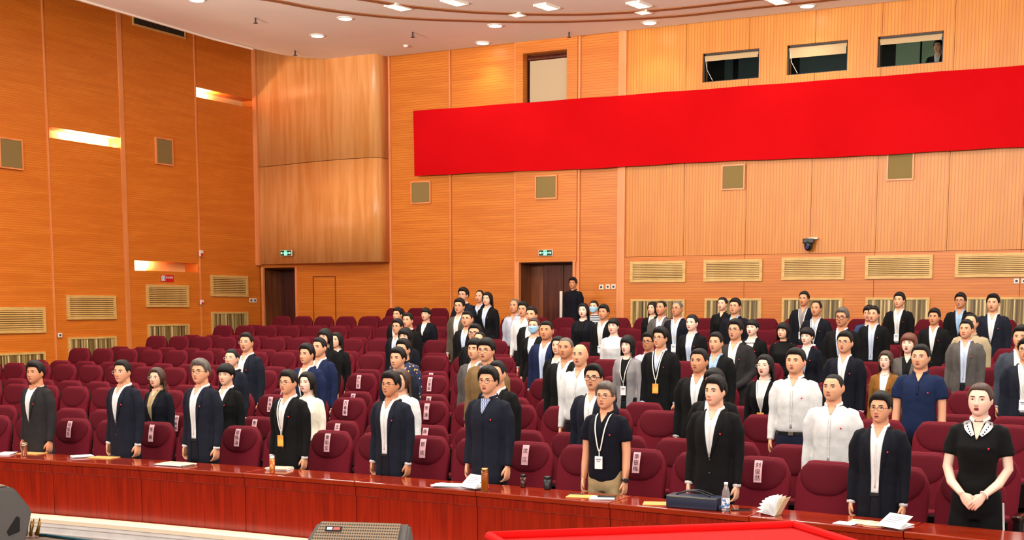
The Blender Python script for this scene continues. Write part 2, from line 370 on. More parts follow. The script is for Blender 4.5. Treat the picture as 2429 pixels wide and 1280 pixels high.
# doors
def door(idx, d, depth, leaf0):
    o = empty('door_%d' % idx, ((d[0]+d[1])/2, YB, 1.197)); o['kind'] = 'structure'
    X, Z0, Z1 = (d[1]-d[0])/2, 0, d[3]-1.197
    bm = bmesh.new(); box(bm, -X-.02, -X+.004, .0, depth, Z0, Z1); box(bm, X-.004, X+.02, 0, depth, Z0, Z1); box(bm, -X, X, 0, depth, Z1-.004, Z1+.02); obj('door_reveal', bm, W_REVEAL, o)
    bm = bmesh.new(); box(bm, -X, X, depth, depth+.04, Z0, Z1); obj('back_panel', bm, W_REVEAL if leaf0 else W_DARK, o)
    n = 1 if idx == 1 else 2; ww = (2*X-leaf0)/n
    for i in range(n):
        a = -X+(0 if idx == 1 else leaf0)+ww*i
        lf = obj('door_leaf', bbox(a+.006, a+ww-.006, depth-.07, depth-.02, Z0+.01, Z1-.03, .006, 1), W_DARK, o)
        h = obj('door_handle', bbox(a+ww-.09 if i == 0 else a+.07, a+ww-.06 if i == 0 else a+.1, depth-.12, depth-.07, .95, 1.15, .008, 1), DKGREY, lf)
    for s in (-1, 1):
        bm = bmesh.new(); box(bm, s*X-.03, s*X+.03, -.06 if idx == 1 else -.1, .0, Z0, Z1+.03); obj('door_frame', bm, W_TRIM, o)
    return o
door(1, d1, .75, .48); door(2, d2, .55, .33)
# control room windows
x0, x1 = wins[0][0]-.6, wins[2][1]+1.2
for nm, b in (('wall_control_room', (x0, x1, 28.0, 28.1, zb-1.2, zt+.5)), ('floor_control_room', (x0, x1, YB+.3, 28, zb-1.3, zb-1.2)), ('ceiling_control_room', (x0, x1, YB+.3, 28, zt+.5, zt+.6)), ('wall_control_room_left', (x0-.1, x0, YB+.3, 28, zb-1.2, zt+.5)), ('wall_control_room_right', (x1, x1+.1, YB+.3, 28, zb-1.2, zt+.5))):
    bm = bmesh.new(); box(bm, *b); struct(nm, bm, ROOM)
GLASS = mat('window_glass', (225, 235, 232), .0, trans=1, spec=.5); GLASS.node_tree.nodes['Principled BSDF'].inputs['IOR'].default_value = 1.08
for i, q in enumerate(wins):
    o = empty('window_%d' % (i+1), ((q[0]+q[1])/2, YB, q[2])); o['kind'] = 'structure'
    X, H = (q[1]-q[0])/2, q[3]-q[2]
    bm = bmesh.new()
    for b in ((-X, -X+.03, 0, H), (X-.03, X, 0, H), (-X, X, 0, .025), (-X, X, H-.03, H)): box(bm, b[0], b[1], .06, .14, b[2], b[3])
    obj('window_frame', bm, BLACK, o)
    bm = bmesh.new(); box(bm, -X+.03, X-.03, .2, .206, .025, H-.03); obj('window_pane', bm, GLASS, o)
    bl = bmesh.new(); tube(bl, [(-X+.03, .06, H-.07), (X-.03, .06, H-.07)], .035, 12); box(bl, -X+.04, X-.04, .03, .034, H-(.24 if i == 1 else .15), H-.06); obj('roller_blind', bl, BLIND, o)
    if i < 2:
        bl = bmesh.new(); tube(bl, [(-X+.05, .02, H-.1), (-X+.08, .02, H*.45), (-X+.2, .03, .03)], .005, 5); obj('blind_cord', bl, WHITE, o)
    f = mat('mullion', (12, 14, 14), .5)
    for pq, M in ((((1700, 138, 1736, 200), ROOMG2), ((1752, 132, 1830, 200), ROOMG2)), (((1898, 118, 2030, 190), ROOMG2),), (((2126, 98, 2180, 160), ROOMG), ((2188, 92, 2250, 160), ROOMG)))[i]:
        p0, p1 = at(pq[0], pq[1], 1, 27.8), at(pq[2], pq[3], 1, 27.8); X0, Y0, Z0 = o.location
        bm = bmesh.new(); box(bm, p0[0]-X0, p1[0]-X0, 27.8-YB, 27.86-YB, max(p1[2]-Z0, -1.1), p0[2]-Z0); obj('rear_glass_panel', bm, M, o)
for i in range(3):
    q = wins[i]; l = bpy.data.lights.new('control_room_fill', 'POINT'); l.energy = 3 if i < 2 else 22; l.color = (.95, 1, .92) if i == 2 else (.85, 1, .85); l.shadow_soft_size = .2
    lo = bpy.data.objects.new('control_room_fill', l); C.objects.link(lo); lo.location = ((q[0]+q[1])/2-1, 25.3, zt+.38)  # added point lamps, out of sight, that lift the dim room and the man
# roller screen in the tall niche
t = empty('projection_screen', ((nic[0]+nic[1])/2, YB+.1, 6.3), label='beige roller screen filling the tall niche behind the red banner', cat='screen')
X = (nic[1]-nic[0])/2; H = nic[3]-6.3
bm = bmesh.new(); box(bm, -X+.06, X-.01, .02, .03, 0, H-.13); obj('screen_cloth', bm, SCREEN, t)
bm = bmesh.new(); tube(bm, [(-X+.03, .05, H-.08), (X-.03, .05, H-.08)], .05, 12); box(bm, -X, X, .12, .14, -.1, H); box(bm, -X, -X+.03, 0, .1, 0, H); obj('screen_housing', bm, BROWN if 0 else W_DARK, t)
# --- ceiling
edge = [(-18.05, -4), (-18.08, 12), (-18.1, 17.5), (-18.15, 19.5), (-18.2, 21.2), (-18.13, 22.4), (-18.0, 23.2), (-17.75, 23.75), (-17.4, 24.1), (-16.9, 24.32), (-16.3, 24.46), (-15.6, 24.5), (5, 24.5), (5, -4)]
bm = bmesh.new(); a = [bm.verts.new((x, y, ZC)) for x, y in edge]; b = [bm.verts.new((x, y, ZC+.3)) for x, y in edge]
bm.faces.new(a); bm.faces.new(b[::-1])
for i in range(len(edge)): bm.faces.new((a[i], a[(i+1) % len(edge)], b[(i+1) % len(edge)], b[i]))
ceil = struct('ceiling', bm, CEIL)
bm = bmesh.new(); box(bm, XL-.5, 5, -4, YB+.5, 9.6, 9.75); struct('ceiling_upper_soffit', bm, CEIL)
bm = bmesh.new(); L1 = []
for i, (x, y) in enumerate(edge[:6]):
    p = Vector((x, y, 0)); c = Vector((-10, 12, 0)); d = (c-p).normalized()
    L1.append([bm.verts.new((x-d.x*s, y-d.y*s, z)) for s, z in ((.03, ZC+.06), (.03, ZC-.03), (-.03, ZC-.03), (-.03, ZC+.0))])
for p_, q_ in zip(L1, L1[1:]):
    for k in range(4): bm.faces.new((p_[k], p_[(k+1) % 4], q_[(k+1) % 4], q_[k]))
struct('trim_1', bm, COVE)
def ribbon(pts, wd, name, M, parent):
    P = [Vector(at(x, y, 2, ZC)) for x, y in pts]; bm = bmesh.new(); L = []
    Q = []
    for i in range(len(P)-1):
        p0 = P[max(i-1, 0)]; p1 = P[i]; p2 = P[i+1]; p3 = P[min(i+2, len(P)-1)]
        for s in range(6):
            u = s/6; Q.append(.5*((2*p1)+(-p0+p2)*u+(2*p0-5*p1+4*p2-p3)*u*u+(-p0+3*p1-3*p2+p3)*u**3))
    Q.append(P[-1])
    for i, p in enumerate(Q):
        t = (Q[min(i+1, len(Q)-1)]-Q[max(i-1, 0)]).normalized(); nrm = Vector((-t.y, t.x, 0))
        L.append([bm.verts.new((p.x+nrm.x*s*wd/2, p.y+nrm.y*s*wd/2, z)) for s, z in ((-1, ZC), (-1, ZC-.02), (1, ZC-.02), (1, ZC))])
    for a, b in zip(L, L[1:]):
        for k in range(4): bm.faces.new((a[k], a[(k+1) % 4], b[(k+1) % 4], b[k]))
    return obj(name, bm, M, parent)
ribbon([(330, -46), (450, -27), (560, -12), (650, 0), (740, 17), (860, 33), (1000, 44), (1214, 50), (1400, 48), (1600, 37), (1740, 22), (1950, 0), (2060, -14), (2200, -36)], .16, 'ceiling_groove', BROWN, ceil)
ribbon([(560, -52), (690, -30), (800, -12), (880, 0), (960, 13), (1100, 26), (1214, 31), (1330, 33), (1450, 30), (1600, 19), (1770, 0), (1880, -14), (2040, -38)], .16, 'ceiling_groove', BROWN, ceil)
# --- kerb, stage
def tcurve(x): return 9.17-.0125*(x+6.4)**2
def strip(y0, y1, z0, z1, xa=-15, xb=3, n=24, f=tcurve):
    bm = bmesh.new(); L = []
    for i in range(n+1):
        x = xa+(xb-xa)*i/n; L.append([bm.verts.new((x, f(x)+y, z)) for y, z in ((y0, z0), (y1, z0), (y1, z1), (y0, z1))])
    for a, b in zip(L, L[1:]):
        for k in range(4): bm.faces.new((a[k], a[(k+1) % 4], b[(k+1) % 4], b[k]))
    bm.faces.new(L[0]); bm.faces.new(L[-1]); return bm
struct('trim_2', strip(-.26, -.03, .16, .2), CREAM)
kb = struct('wall_pit_front', strip(-.25, -.04, -.55, .16), OFFW)
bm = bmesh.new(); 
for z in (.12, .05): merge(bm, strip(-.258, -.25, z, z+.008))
obj('moulding_line', bm, mat('moulding_tone', (206, 196, 188), .7), kb)  # thin raised strips, slightly darker than the panel
bm = bmesh.new(); box(bm, -16, 4, -4, 5.87, -.5, .8); struct('floor_stage', bm, STAGE)
# --- wall fittings
def vent(plane, px, v, n, label, group, thick=.04):
    q = R_(*px, plane, v)
    u0, u1, v0, v1 = q; U, H = (u1-u0)/2, v1-v0
    if plane == 'y': t = empty('wall_vent', ((u0+u1)/2, v, v0), 0, label, 'vent', group)
    else: t = empty('wall_vent', (v, (u0+u1)/2, v0), PI/2, label, 'vent', group)
    fr = .06; bm = bmesh.new()
    for b in ((-U, U, 0, fr), (-U, U, H-fr, H), (-U, -U+fr, fr, H-fr), (U-fr, U, fr, H-fr)): box(bm, b[0], b[1], -thick, -.001, b[2], b[3])
    obj('frame', bm, OAK, t)
    bm = bmesh.new(); box(bm, -U+fr, U-fr, -.008, -.002, fr, H-fr); obj('backing', bm, OAK_D, t)
    bm = bmesh.new(); hh = (H-2*fr)/n
    box(bm, -U+fr, U-fr, -.030, -.012, 0, hh*.62); sm = tomesh(bm, 'slat', OAK)
    for i in range(n):
        s = link('slat', sm, t); s.location = (0, 0, fr+hh*(i+.2))
    return t
VS = mat('striped_curtain', (150, 120, 70), .5)
N, L, b_ = nt(VS); tc = N.new('ShaderNodeTexCoord'); mp = N.new('ShaderNodeMapping'); mp.inputs['Scale'].default_value = (1, 0.001, 0.01)
no = N.new('ShaderNodeTexNoise'); no.inputs['Scale'].default_value = 16; no.inputs['Detail'].default_value = 4
cr = N.new('ShaderNodeValToRGB'); e = cr.color_ramp.elements; e[0].position = .36; e[0].color = (*lin((72, 58, 28)), 1); e[1].position = .66; e[1].color = (*lin((236, 220, 176)), 1)
k_ = e.new(.48); k_.color = (*lin((128, 104, 54)), 1); k_ = e.new(.56); k_.color = (*lin((196, 170, 112)), 1)
L.new(tc.outputs['Object'], mp.inputs[0]); L.new(mp.outputs[0], no.inputs[0]); L.new(no.outputs[0], cr.inputs[0]); L.new(cr.outputs[0], b_.inputs['Base Color'])
def lowgrille(plane, px, v, label, group):
    u0, u1, v0, v1 = R_(*px, plane, v); U, H = (u1-u0)/2, v1-v0
    if plane == 'y': t = empty('low_wall_grille', ((u0+u1)/2, v, v0), 0, label, 'grille', group)
    else: t = empty('low_wall_grille', (v, (u0+u1)/2, v0), PI/2, label, 'grille', group)
    fr = .045; bm = bmesh.new()
    for b in ((-U, U, 0, fr), (-U, U, H-fr, H), (-U, -U+fr, fr, H-fr), (U-fr, U, fr, H-fr)): box(bm, b[0], b[1], -.035, -.001, b[2], b[3])
    obj('frame', bm, OAK, t)
    bm = bmesh.new(); x = -U+fr; k = 0; rr = random.Random(px[0])
    while x < U-fr-.01:
        ww = rr.choice((.02, .03, .045)); x2 = min(x+ww, U-fr); box(bm, x, x2, -.012-.012*(k % 2), -.002, fr, H-fr); x = x2; k += 1
    s = obj('vertical_slats', bm, VS, t); s['kind'] = 'stuff'
ordw = ['first', 'second', 'third', 'fourth', 'fifth', 'sixth', 'seventh', 'eighth', 'ninth', 'tenth', 'eleventh', 'twelfth', 'thirteenth', 'fourteenth', 'fifteenth', 'sixteenth', 'seventeenth', 'eighteenth', 'nineteenth', 'twentieth', 'twenty-first', 'twenty-second', 'twenty-third', 'twenty-fourth', 'twenty-fifth', 'twenty-sixth', 'twenty-seventh', 'twenty-eighth', 'twenty-ninth', 'thirtieth']
for i, q in enumerate(((-40, 728, 106, 790), (157, 700, 273, 757), (346, 675, 446, 728), (499, 653, 586, 703))):
    vent('x', q, LX+.002, 9, 'pale oak slatted vent on left wall, %s from the left edge' % ordw[i], 'slatted vents on the left wall')
for i, q in enumerate(((-40, 836, 107, 905), (161, 798, 275, 860), (350, 768, 448, 824), (501, 739, 587, 790))):
    lowgrille('x', q, LX+.002, 'striped low grille on left wall above the seats, %s from the left edge' % ordw[i], 'striped low grilles on the left wall')
for i, q in enumerate(((1496, 619, 1627, 669), (1670, 615, 1809, 667), (1855, 609.5, 2004, 663), (2053, 604.5, 2213, 661), (2266, 600, 2450, 657))):
    vent('y', q, YB-.052, 9, 'pale oak slatted vent on back wall, %s to the right of the rear doorway' % ordw[i], 'slatted vents on the back wall')
for i, q in enumerate(((1497, 709, 1625, 775), (1672, 707, 1807, 775), (1855, 706, 1999, 775), (2053, 705, 2205, 775), (2266, 704, 2450, 775))):
    lowgrille('y', q, YB-.052, 'striped low grille on back wall, %s to the right of the rear doorway' % ordw[i], 'striped low grilles on the back wall')
def fitting(name, plane, px, v, build, label, cat, group=None):
    u0, u1, v0, v1 = R_(*px, plane, v); U, H = (u1-u0)/2, v1-v0
    t = empty(name, ((u0+u1)/2, v, v0) if plane == 'y' else (v, (u0+u1)/2, v0), 0 if plane == 'y' else PI/2, label, cat, group); build(t, U, H); return t
def b_speaker(t, U, H):
    bm = bmesh.new()
    for b in ((-U-.03, U+.03, -.03, 0), (-U-.03, U+.03, H, H+.03), (-U-.03, -U, 0, H), (U, U+.03, 0, H)): box(bm, b[0], b[1], -.05, 0, b[2], b[3])
    obj('frame', bm, W_TRIM, t); obj('speaker_grille', bbox(-U, U, -.045, -.001, 0, H, .008, 1), SPKG, t)
for px, pl, lb in (((-2, 332, 48, 397), 'x', 'square olive wall speaker on left wall at the photo edge'), ((369, 331, 405, 388), 'x', 'square olive wall speaker on left wall between the two slot lights')):
    fitting('wall_speaker', pl, px, LX+.002, b_speaker, lb, 'speaker', 'wall speakers')
for px, lb in (((979, 433, 1021, 480), 'square wall speaker under the left end of the red banner'), ((1274, 419, 1320, 469), 'square wall speaker above the rear doorway under the banner'), ((1716, 394, 1765, 447), 'square wall speaker under the banner below the left control window'), ((2108, 366, 2165, 424), 'square wall speaker under the banner below the right control window')):
    fitting('wall_speaker', 'y', px, YB-.002 if px[0] < 1200 else YB-.092 if px[0] < 1400 else YB-.022, b_speaker, lb, 'speaker', 'wall speakers')
def b_ac(t, U, H):
    bm = bmesh.new()
    for b in ((-U-.03, U+.03, -.04, 0), (-U-.03, -U, 0, H), (U, U+.03, 0, H)): box(bm, b[0], b[1], -.03, 0, b[2], b[3])
    obj('frame', bm, OAK, t); bm = bmesh.new(); box(bm, -U, U, -.006, -.001, 0, H); obj('dark_backing', bm, mat('ac_dark', (34, 30, 20), .7), t)
    for x in (-U*.85, -U*.33, U*.33, U*.9):
        bm = bmesh.new(); box(bm, x-.012, x+.012, -.02, -.006, 0, H); obj('divider', bm, DKGREY, t)
    n = 7
    for i in range(n):
        bm = bmesh.new(); box(bm, -U, U, -.014, -.007, H*(i+.3)/n, H*(i+.55)/n); obj('louvre', bm, mat('ac_louvre', (70, 60, 40), .6), t)
fitting('air_grille', 'x', (316, 48, 436, 72), LX+.002, b_ac, 'dark air grille high on the left wall just under the ceiling edge', 'air vent')
def b_plate(t, U, H):
    obj('plate', bbox(-U, U, -.012, -.001, 0, H, .004, 1), WHITE, t); obj('switch_button', bbox(-U*.45, U*.45, -.018, -.012, H*.28, H*.72, .003, 1), DKGREY, t)
for px, pl, v, lb in (((137, 789, 147, 800), 'x', LX+.024, 'white wall switch on the left wall beside the panel joint'), ((591, 707, 599, 717), 'x', LX+.002, 'white wall switch left of the pair by the left doorway'), ((600, 707, 608, 717), 'x', LX+.002, 'white wall switch right of the pair by the left doorway'),
                      ((1421, 675, 1432, 686), 'y', YB-.002, 'white wall switch, left of three beside the rear doorway'), ((1437, 674, 1447, 685), 'y', YB-.002, 'white wall switch, middle of three beside the rear doorway'), ((1450, 674, 1461, 685), 'y', YB-.002, 'white wall switch, right of three beside the rear doorway'),
                      ((2405, 660, 2418, 672), 'y', YB-.052, 'white wall switch at right photo edge under the last vent'), ((2423, 660, 2436, 672), 'y', YB-.052, 'white wall switch cut by the right photo edge')):
    fitting('wall_switch', pl, px, v, b_plate, lb, 'switch', 'wall switches')
REDP = mat('red_plastic', (206, 20, 24), .5)
def b_alarm(t, U, H):
    obj('housing', bbox(-U, U, -.05, -.001, 0, H, .008, 1), WHITE, t); bm = bmesh.new(); ell(bm, (0, -.05, H*.3), (U*.8, .02, H*.25)); obj('red_lens', bm, REDP, t, True)
fitting('fire_alarm_beacon', 'x', (471, 593, 479, 608), LX+.024, b_alarm, 'small white and red alarm on left wall joint, upper one', 'alarm', 'fire alarms')
fitting('fire_alarm_beacon', 'x', (473, 711, 480, 722), LX+.024, b_alarm, 'small white and red alarm on left wall joint, lower one', 'alarm', 'fire alarms')
def text_mesh(s, size, name='text', M=INK, vertical=False):
    cu = bpy.data.curves.new('t', 'FONT'); cu.body = '\n'.join(s) if vertical else s; cu.size = size; cu.align_x = 'CENTER'; cu.align_y = 'CENTER'; cu.extrude = .0004; cu.space_line = .95; cu.resolution_u = 2
    o = bpy.data.objects.new('t', cu); C.objects.link(o); dg = bpy.context.evaluated_depsgraph_get(); dg.update()
    me = bpy.data.meshes.new_from_object(o.evaluated_get(dg)); bpy.data.objects.remove(o)
    me.materials.clear(); me.materials.append(M); me.name = name; return me
def b_sign(t, U, H):
    obj('sign_board', bbox(-U, U, -.012, -.001, 0, H, .002, 1), REDP, t)
    obj('sign_panel', bbox(-U*.92, -U*.35, -.016, -.012, H*.1, H*.9, .001, 1), PAPER, t)
    me = text_mesh('禁止吸烟', H*.38, 'lettering', PAPER); o = link('lettering', me, t); o.rotation_euler = (PI/2, 0, 0); o.location = (U*.3, -.014, H*.62)
    ring = bmesh.new()
    for k in range(12):
        a, b = 2*PI*k/12, 2*PI*(k+1)/12; tube(ring, [(-U*.63+math.cos(a)*H*.22, -.017, H*.5+math.sin(a)*H*.3), (-U*.63+math.cos(b)*H*.22, -.017, H*.5+math.sin(b)*H*.3)], .006, 5)
    obj('round_symbol', ring, INK, t)
fitting('warning_sign', 'x', (381, 652, 411, 668), LX+.002, b_sign, 'small red and white warning sign above a left wall vent', 'sign')
EXG = mat('exit_green', (20, 120, 50), .5); EXL = mat('exit_light', (120, 255, 170), .5, emit=(110, 255, 160), es=2.5); EXD = mat('exit_dark', (6, 40, 16), .5)
def b_exit(t, U, H):
    obj('housing', bbox(-U, U, -.04, -.001, 0, H, .005, 1), WHITE, t); obj('face', bbox(-U*.93, U*.93, -.045, -.04, H*.08, H*.92, .001, 1), EXD, t)
    bm = bmesh.new()   # running figure in a doorway between two arrows
    box(bm, -U*.22, U*.18, -.049, -.0455, H*.14, H*.20); box(bm, -U*.24, -U*.2, -.049, -.0455, H*.14, H*.88); box(bm, U*.16, U*.2, -.049, -.0455, H*.14, H*.88); box(bm, -U*.22, U*.18, -.049, -.0455, H*.84, H*.88)
    ell(bm, (-.01, -.047, H*.72), (H*.07, .004, H*.07), 8, 6)
    for a, b, r in (((0, H*.62), (.01, H*.42), .016), ((.01, H*.42), (-.03, H*.24), .012), ((.01, H*.42), (.045, H*.28), .012), ((0, H*.6), (-.04, H*.52), .009), ((0, H*.6), (.04, H*.5), .009)): tube(bm, [(a[0], -.047, a[1]), (b[0], -.047, b[1])], r, 6, flat=.4)
    obj('running_figure', bm, EXL, t)
    for s in (-1, 1):
        bm = bmesh.new(); box(bm, min(s*U*.34, s*U*.72), max(s*U*.34, s*U*.72), -.049, -.0455, H*.44, H*.56)
        v = [bm.verts.new((s*U*.88, -.047, H*.5)), bm.verts.new((s*U*.68, -.047, H*.72)), bm.verts.new((s*U*.68, -.047, H*.28))]; bm.faces.new(v); obj('arrow', bm, EXL, t)
fitting('exit_sign', 'y', (667, 593, 694, 607), YB-.40, b_exit, 'green lit exit sign on curved panel above the left doorway', 'exit sign', 'exit signs')
fitting('exit_sign', 'y', (1279, 592, 1312, 607), YB-.092, b_exit, 'green lit exit sign above the rear doorway', 'exit sign', 'exit signs')
def b_ptz(t, U, H):
    obj('wall_bracket', bbox(-U*.3, U*1.25, -.1, -.001, H*.86, H*.98, .005, 1), WHITE, t); obj('camera_base', bbox(-U, U*.8, -.22, -.06, H*.55, H*.9, .02, 2), BLACK, t)
    bm = bmesh.new(); ell(bm, (-U*.1, -.15, H*.42), (U*.75, .1, H*.4)); obj('camera_head', bm, BLACK, t, True)
    bm = bmesh.new(); tube(bm, [(-U*.1, -.22, H*.3), (-U*.1, -.28, H*.28)], .035, 12); obj('lens', bm, mat('lens_glass', (60, 60, 110), .1), t)
fitting('video_camera', 'y', (1910, 563, 1938, 597), YB-.03, b_ptz, 'black video camera on the back wall above the centre vent', 'camera')
# banner
t0, t1, b0, b1 = at(980, 263, 1, YB-.2), at(2429, 157, 1, YB-.2), at(985, 418, 1, YB-.2), at(2429, 352, 1, YB-.2)
bm = bmesh.new(); n, m_ = 130, 14; G = []
xa, xb = t0[0], t1[0]+2.2
for i in range(n+1):
    x = xa+(xb-xa)*i/n; row = []
    for j in range(m_+1):
        v = j/m_; top = t0[2]+(t1[2]-t0[2])*i/n+.004*math.sin(i*.4); bot = b0[2]+(b1[2]-b0[2])*i/n+.012*math.sin(i*.13)+.004*math.sin(i*.6)
        z = top+(bot-top)*v
        y = YB-.2-.006*math.sin(i*.25+v*1.5)*v**3-.02*v+.012*noise.noise(Vector((x*.8, z*1.2, 0)))
        row.append(bm.verts.new((x+.04*v*(1 if i == 0 else 0), y, z)))
    G.append(row)
for a, b in zip(G, G[1:]):
    for j in range(m_): bm.faces.new((a[j], b[j], b[j+1], a[j+1]))
r = bmesh.ops.extrude_face_region(bm, geom=bm.faces[:])
for g in r['geom']:
    if isinstance(g, bmesh.types.BMVert): g.co.y += .006
bn = empty('red_banner', ((xa+xb)/2, YB-.2, b0[2]), label='long plain red cloth banner hung across the back wall', cat='banner')
def kp(o, par):
    o.parent = par; bpy.context.view_layer.update(); o.matrix_parent_inverse = par.matrix_world.inverted(); return o
kp(obj('banner_cloth', bm, BANNER, None, False), bn)
bm = bmesh.new(); tube(bm, [(xa+.05, YB-.15, t0[2]-.08), (xb-.05, YB-.15, t1[2]-.08)], .02, 8)
for i in range(9): x = xa+.5+i*(xb-xa-1)/8; zz = t0[2]+(t1[2]-t0[2])*(x-xa)/(xb-xa)-.06; box(bm, x-.02, x+.02, YB-.15, YB-.021 if x > -10.3 else YB-.0, zz-.04, zz)
kp(obj('hanging_rail', bm, DKGREY), bn)
# ceiling lamps
DL = mat('downlight_glow', (255, 252, 240), .5, emit=(255, 250, 235), es=14); PL = mat('ceiling_light_panel', (255, 236, 214), .5, emit=(255, 224, 196), es=1.4)
for i, (x, y) in enumerate(((753, 84), (819, 43), (1145, 101), (1175, 60), (1541, 53), (1915, 13), (467, -1))):
    p = at(x, y, 2, ZC); t = empty('ceiling_downlight', (p[0], p[1], ZC), label='round white ceiling downlight, ' + ['nearest the curved panel', 'second from the left', 'closest to the tall screen niche', 'between the niche and the ceiling groove', 'above the left control window', 'farthest right in view', 'cut by the top photo edge on the left'][i], cat='ceiling light', group='round ceiling downlights')
    bm = bmesh.new(); lathe(bm, [(.17, 0), (.17, -.012), (.13, -.02), (.13, 0)]); obj('trim_ring', bm, WHITE, t, False)
    bm = bmesh.new(); lathe(bm, [(.125, -.008), (.125, -.014)]); obj('lamp', bm, DL, t)
    l = bpy.data.lights.new('downlight_beam', 'SPOT'); l.energy = 55; l.spot_size = 1.9; l.spot_blend = .8; l.color = (1, .9, .76); l.shadow_soft_size = .1
    lo = bpy.data.objects.new('downlight_beam', l); C.objects.link(lo); lo.parent = t; lo.location = (0, 0, -.05)
for i, (x, y) in enumerate(((945, 15), (1078, 3), (1297, 14), (1516, 9), (1228, 33), (1527, 27), (1845, 0))):
    p = at(x, y, 2, ZC); t = empty('ceiling_light_panel', (p[0], p[1], ZC), -.15, 'rectangular ceiling light panel, ' + ordw[i] + ' counted in order around the ceiling grooves', 'ceiling light', 'rectangular ceiling light panels')
    a, b = (.13, .22) if i not in (4, 5) else (.11, .10)
    bm = bmesh.new()
    for q in ((-a-.02, -a, -b, b), (a, a+.02, -b, b), (-a-.02, a+.02, -b-.02, -b), (-a-.02, a+.02, b, b+.02)): box(bm, q[0], q[1], q[2], q[3], -.035, 0)
    obj('frame', bm, WHITE, t); bm = bmesh.new(); box(bm, -a, a, -b, b, -.028, -.022); obj('diffuser', bm, PL, t)
for i, (x, y) in enumerate(((606, 42), (700, 120), (979, 76), (1350, 76))):
    p = at(x, y, 2, ZC); t = empty('fire_sprinkler', (p[0], p[1], ZC), label='small dark ceiling sprinkler, ' + ordw[i] + ' from the left', cat='sprinkler', group='ceiling sprinklers')
    bm = bmesh.new(); tube(bm, [(0, 0, 0), (0, 0, -.1)], .018, 6); obj('pipe', bm, DKGREY, t); bm = bmesh.new(); lathe(bm, [(.045, -.1), (.045, -.108)], n=10); obj('deflector', bm, DKGREY, t)
p = at(963, 107, 2, ZC); bm = bmesh.new(); lathe(bm, [(.06, 0), (.06, -.03), (.035, -.05)]); o = obj('smoke_detector', bm, WHITE, None, True); o.location = (p[0], p[1], ZC); tag(o, 'small white smoke detector on the ceiling between the downlights', 'smoke detector')
p = at(1331, 690, 1, 24.1); t = empty('white_board', (p[0], 24.1, frise(14)), label='narrow white board standing beside the man in the rear doorway', cat='board')
obj('board_panel', bbox(-.03, .03, -.012, .012, 0, p[2]-frise(14), .004, 1), WHITE, t); obj('board_foot', bbox(-.08, .08, -.1, .1, 0.0, .02, .004, 1), DKGREY, t)
# ================================================================== CHAIRS
def chair_meshes():
    D = {}
    bm = bmesh.new(); rs = []
    for i in range(13):
        t = i/12; z = .36+.715*t
        wd = .235+.02*min(1, t*1.6) if z < .84 else .255*(1-max(0, (z-.84)/.24)**2.8)**(1/2.8)
        dp = .05 if t < .9 else .05-.02*(t-.9)*10
        rs.append((z, 0, .0+.15*t, max(wd, .04), dp))
    for z, wd in ((1.076, .13),): rs.append((z, 0, .151, wd, .018))
    rs[-2] = (1.068, 0, .149, .17, .03)
    rs.sort(key=lambda r: r[0])
    rings(bm, rs, 28, 3.6); D['backrest'] = tomesh(bm, 'backrest', SEAT, True)
    bm = bmesh.new(); rs = []
    for z, wd, dpt in ((.80, .05, .004), (.812, .10, .016), (.84, .152, .023), (.88, .19, .026), (.93, .214, .027), (.98, .219, .027), (1.02, .206, .026), (1.045, .18, .024), (1.062, .145, .016)):
        rs.append((z, 0, .0+.15*(z-.36)/.715-.038, wd, dpt))
    rings(bm, rs, 24, 2.6); D['head_pad'] = tomesh(bm, 'head_pad', SEATP, True)
    bm = bmesh.new(); rs = []
    for z, wd in ((.30, .215), (.5, .23), (.84, .238), (.96, .222), (1.03, .175), (1.05, .11)): rs.append((z, 0, .050+.15*(z-.36)/.715, wd, .018))
    rings(bm, rs, 24, 4); D['back_shell'] = tomesh(bm, 'back_shell', SEATB, True)
    mx = Matrix.Translation((0, -.10, .36)) @ Matrix.Rotation(math.radians(14), 4, 'X')
    D['seat'] = tomesh(bbox(-.225, .225, -.02, .06, 0, .27, .03, 3, 0, mx), 'seat', SEAT, True)
    D['seat_pan'] = tomesh(bbox(-.215, .215, -.045, -.021, .01, .25, .01, 1, 0, mx), 'seat_pan', SEATB)
    D['armrest'] = tomesh(bbox(.2765-.032, .2765+.032, -.20, .04, .60, .64, .014, 2), 'armrest', ARMW, True)
    bm = bbox(.2765-.022, .2765+.022, -.18, .06, .0, .60, .01, 1); bmesh.ops.translate(bm, verts=[v for v in bm.verts if v.co.z < .3 and v.co.y < -.1], vec=(0, .06, 0)); D['side_panel'] = tomesh(bm, 'side_panel', SEATB)
    return D
CH = chair_meshes()
def rowy(k, x):
    c = {0: .0125, 1: .006}.get(k, 0)
    return ROW0+DP*k-c*(x+6.4)**2
SX, SP = -6.25, .553
def seatx(n): return SX+SP*n
chairs = {}
plist = []
for k in range(15):
    for n in range(-19, 12):
        x = seatx(n)
        if k >= 13 and not (-15.5 < x < -12.4): continue
        y = rowy(k, x)
        px, _ = projx((x, y, frise(k)+1.0)); 
        if px < -25 or px > 2429+25 or (k >= 6 and n < -19): continue
        chairs[(k, n)] = (x, y)
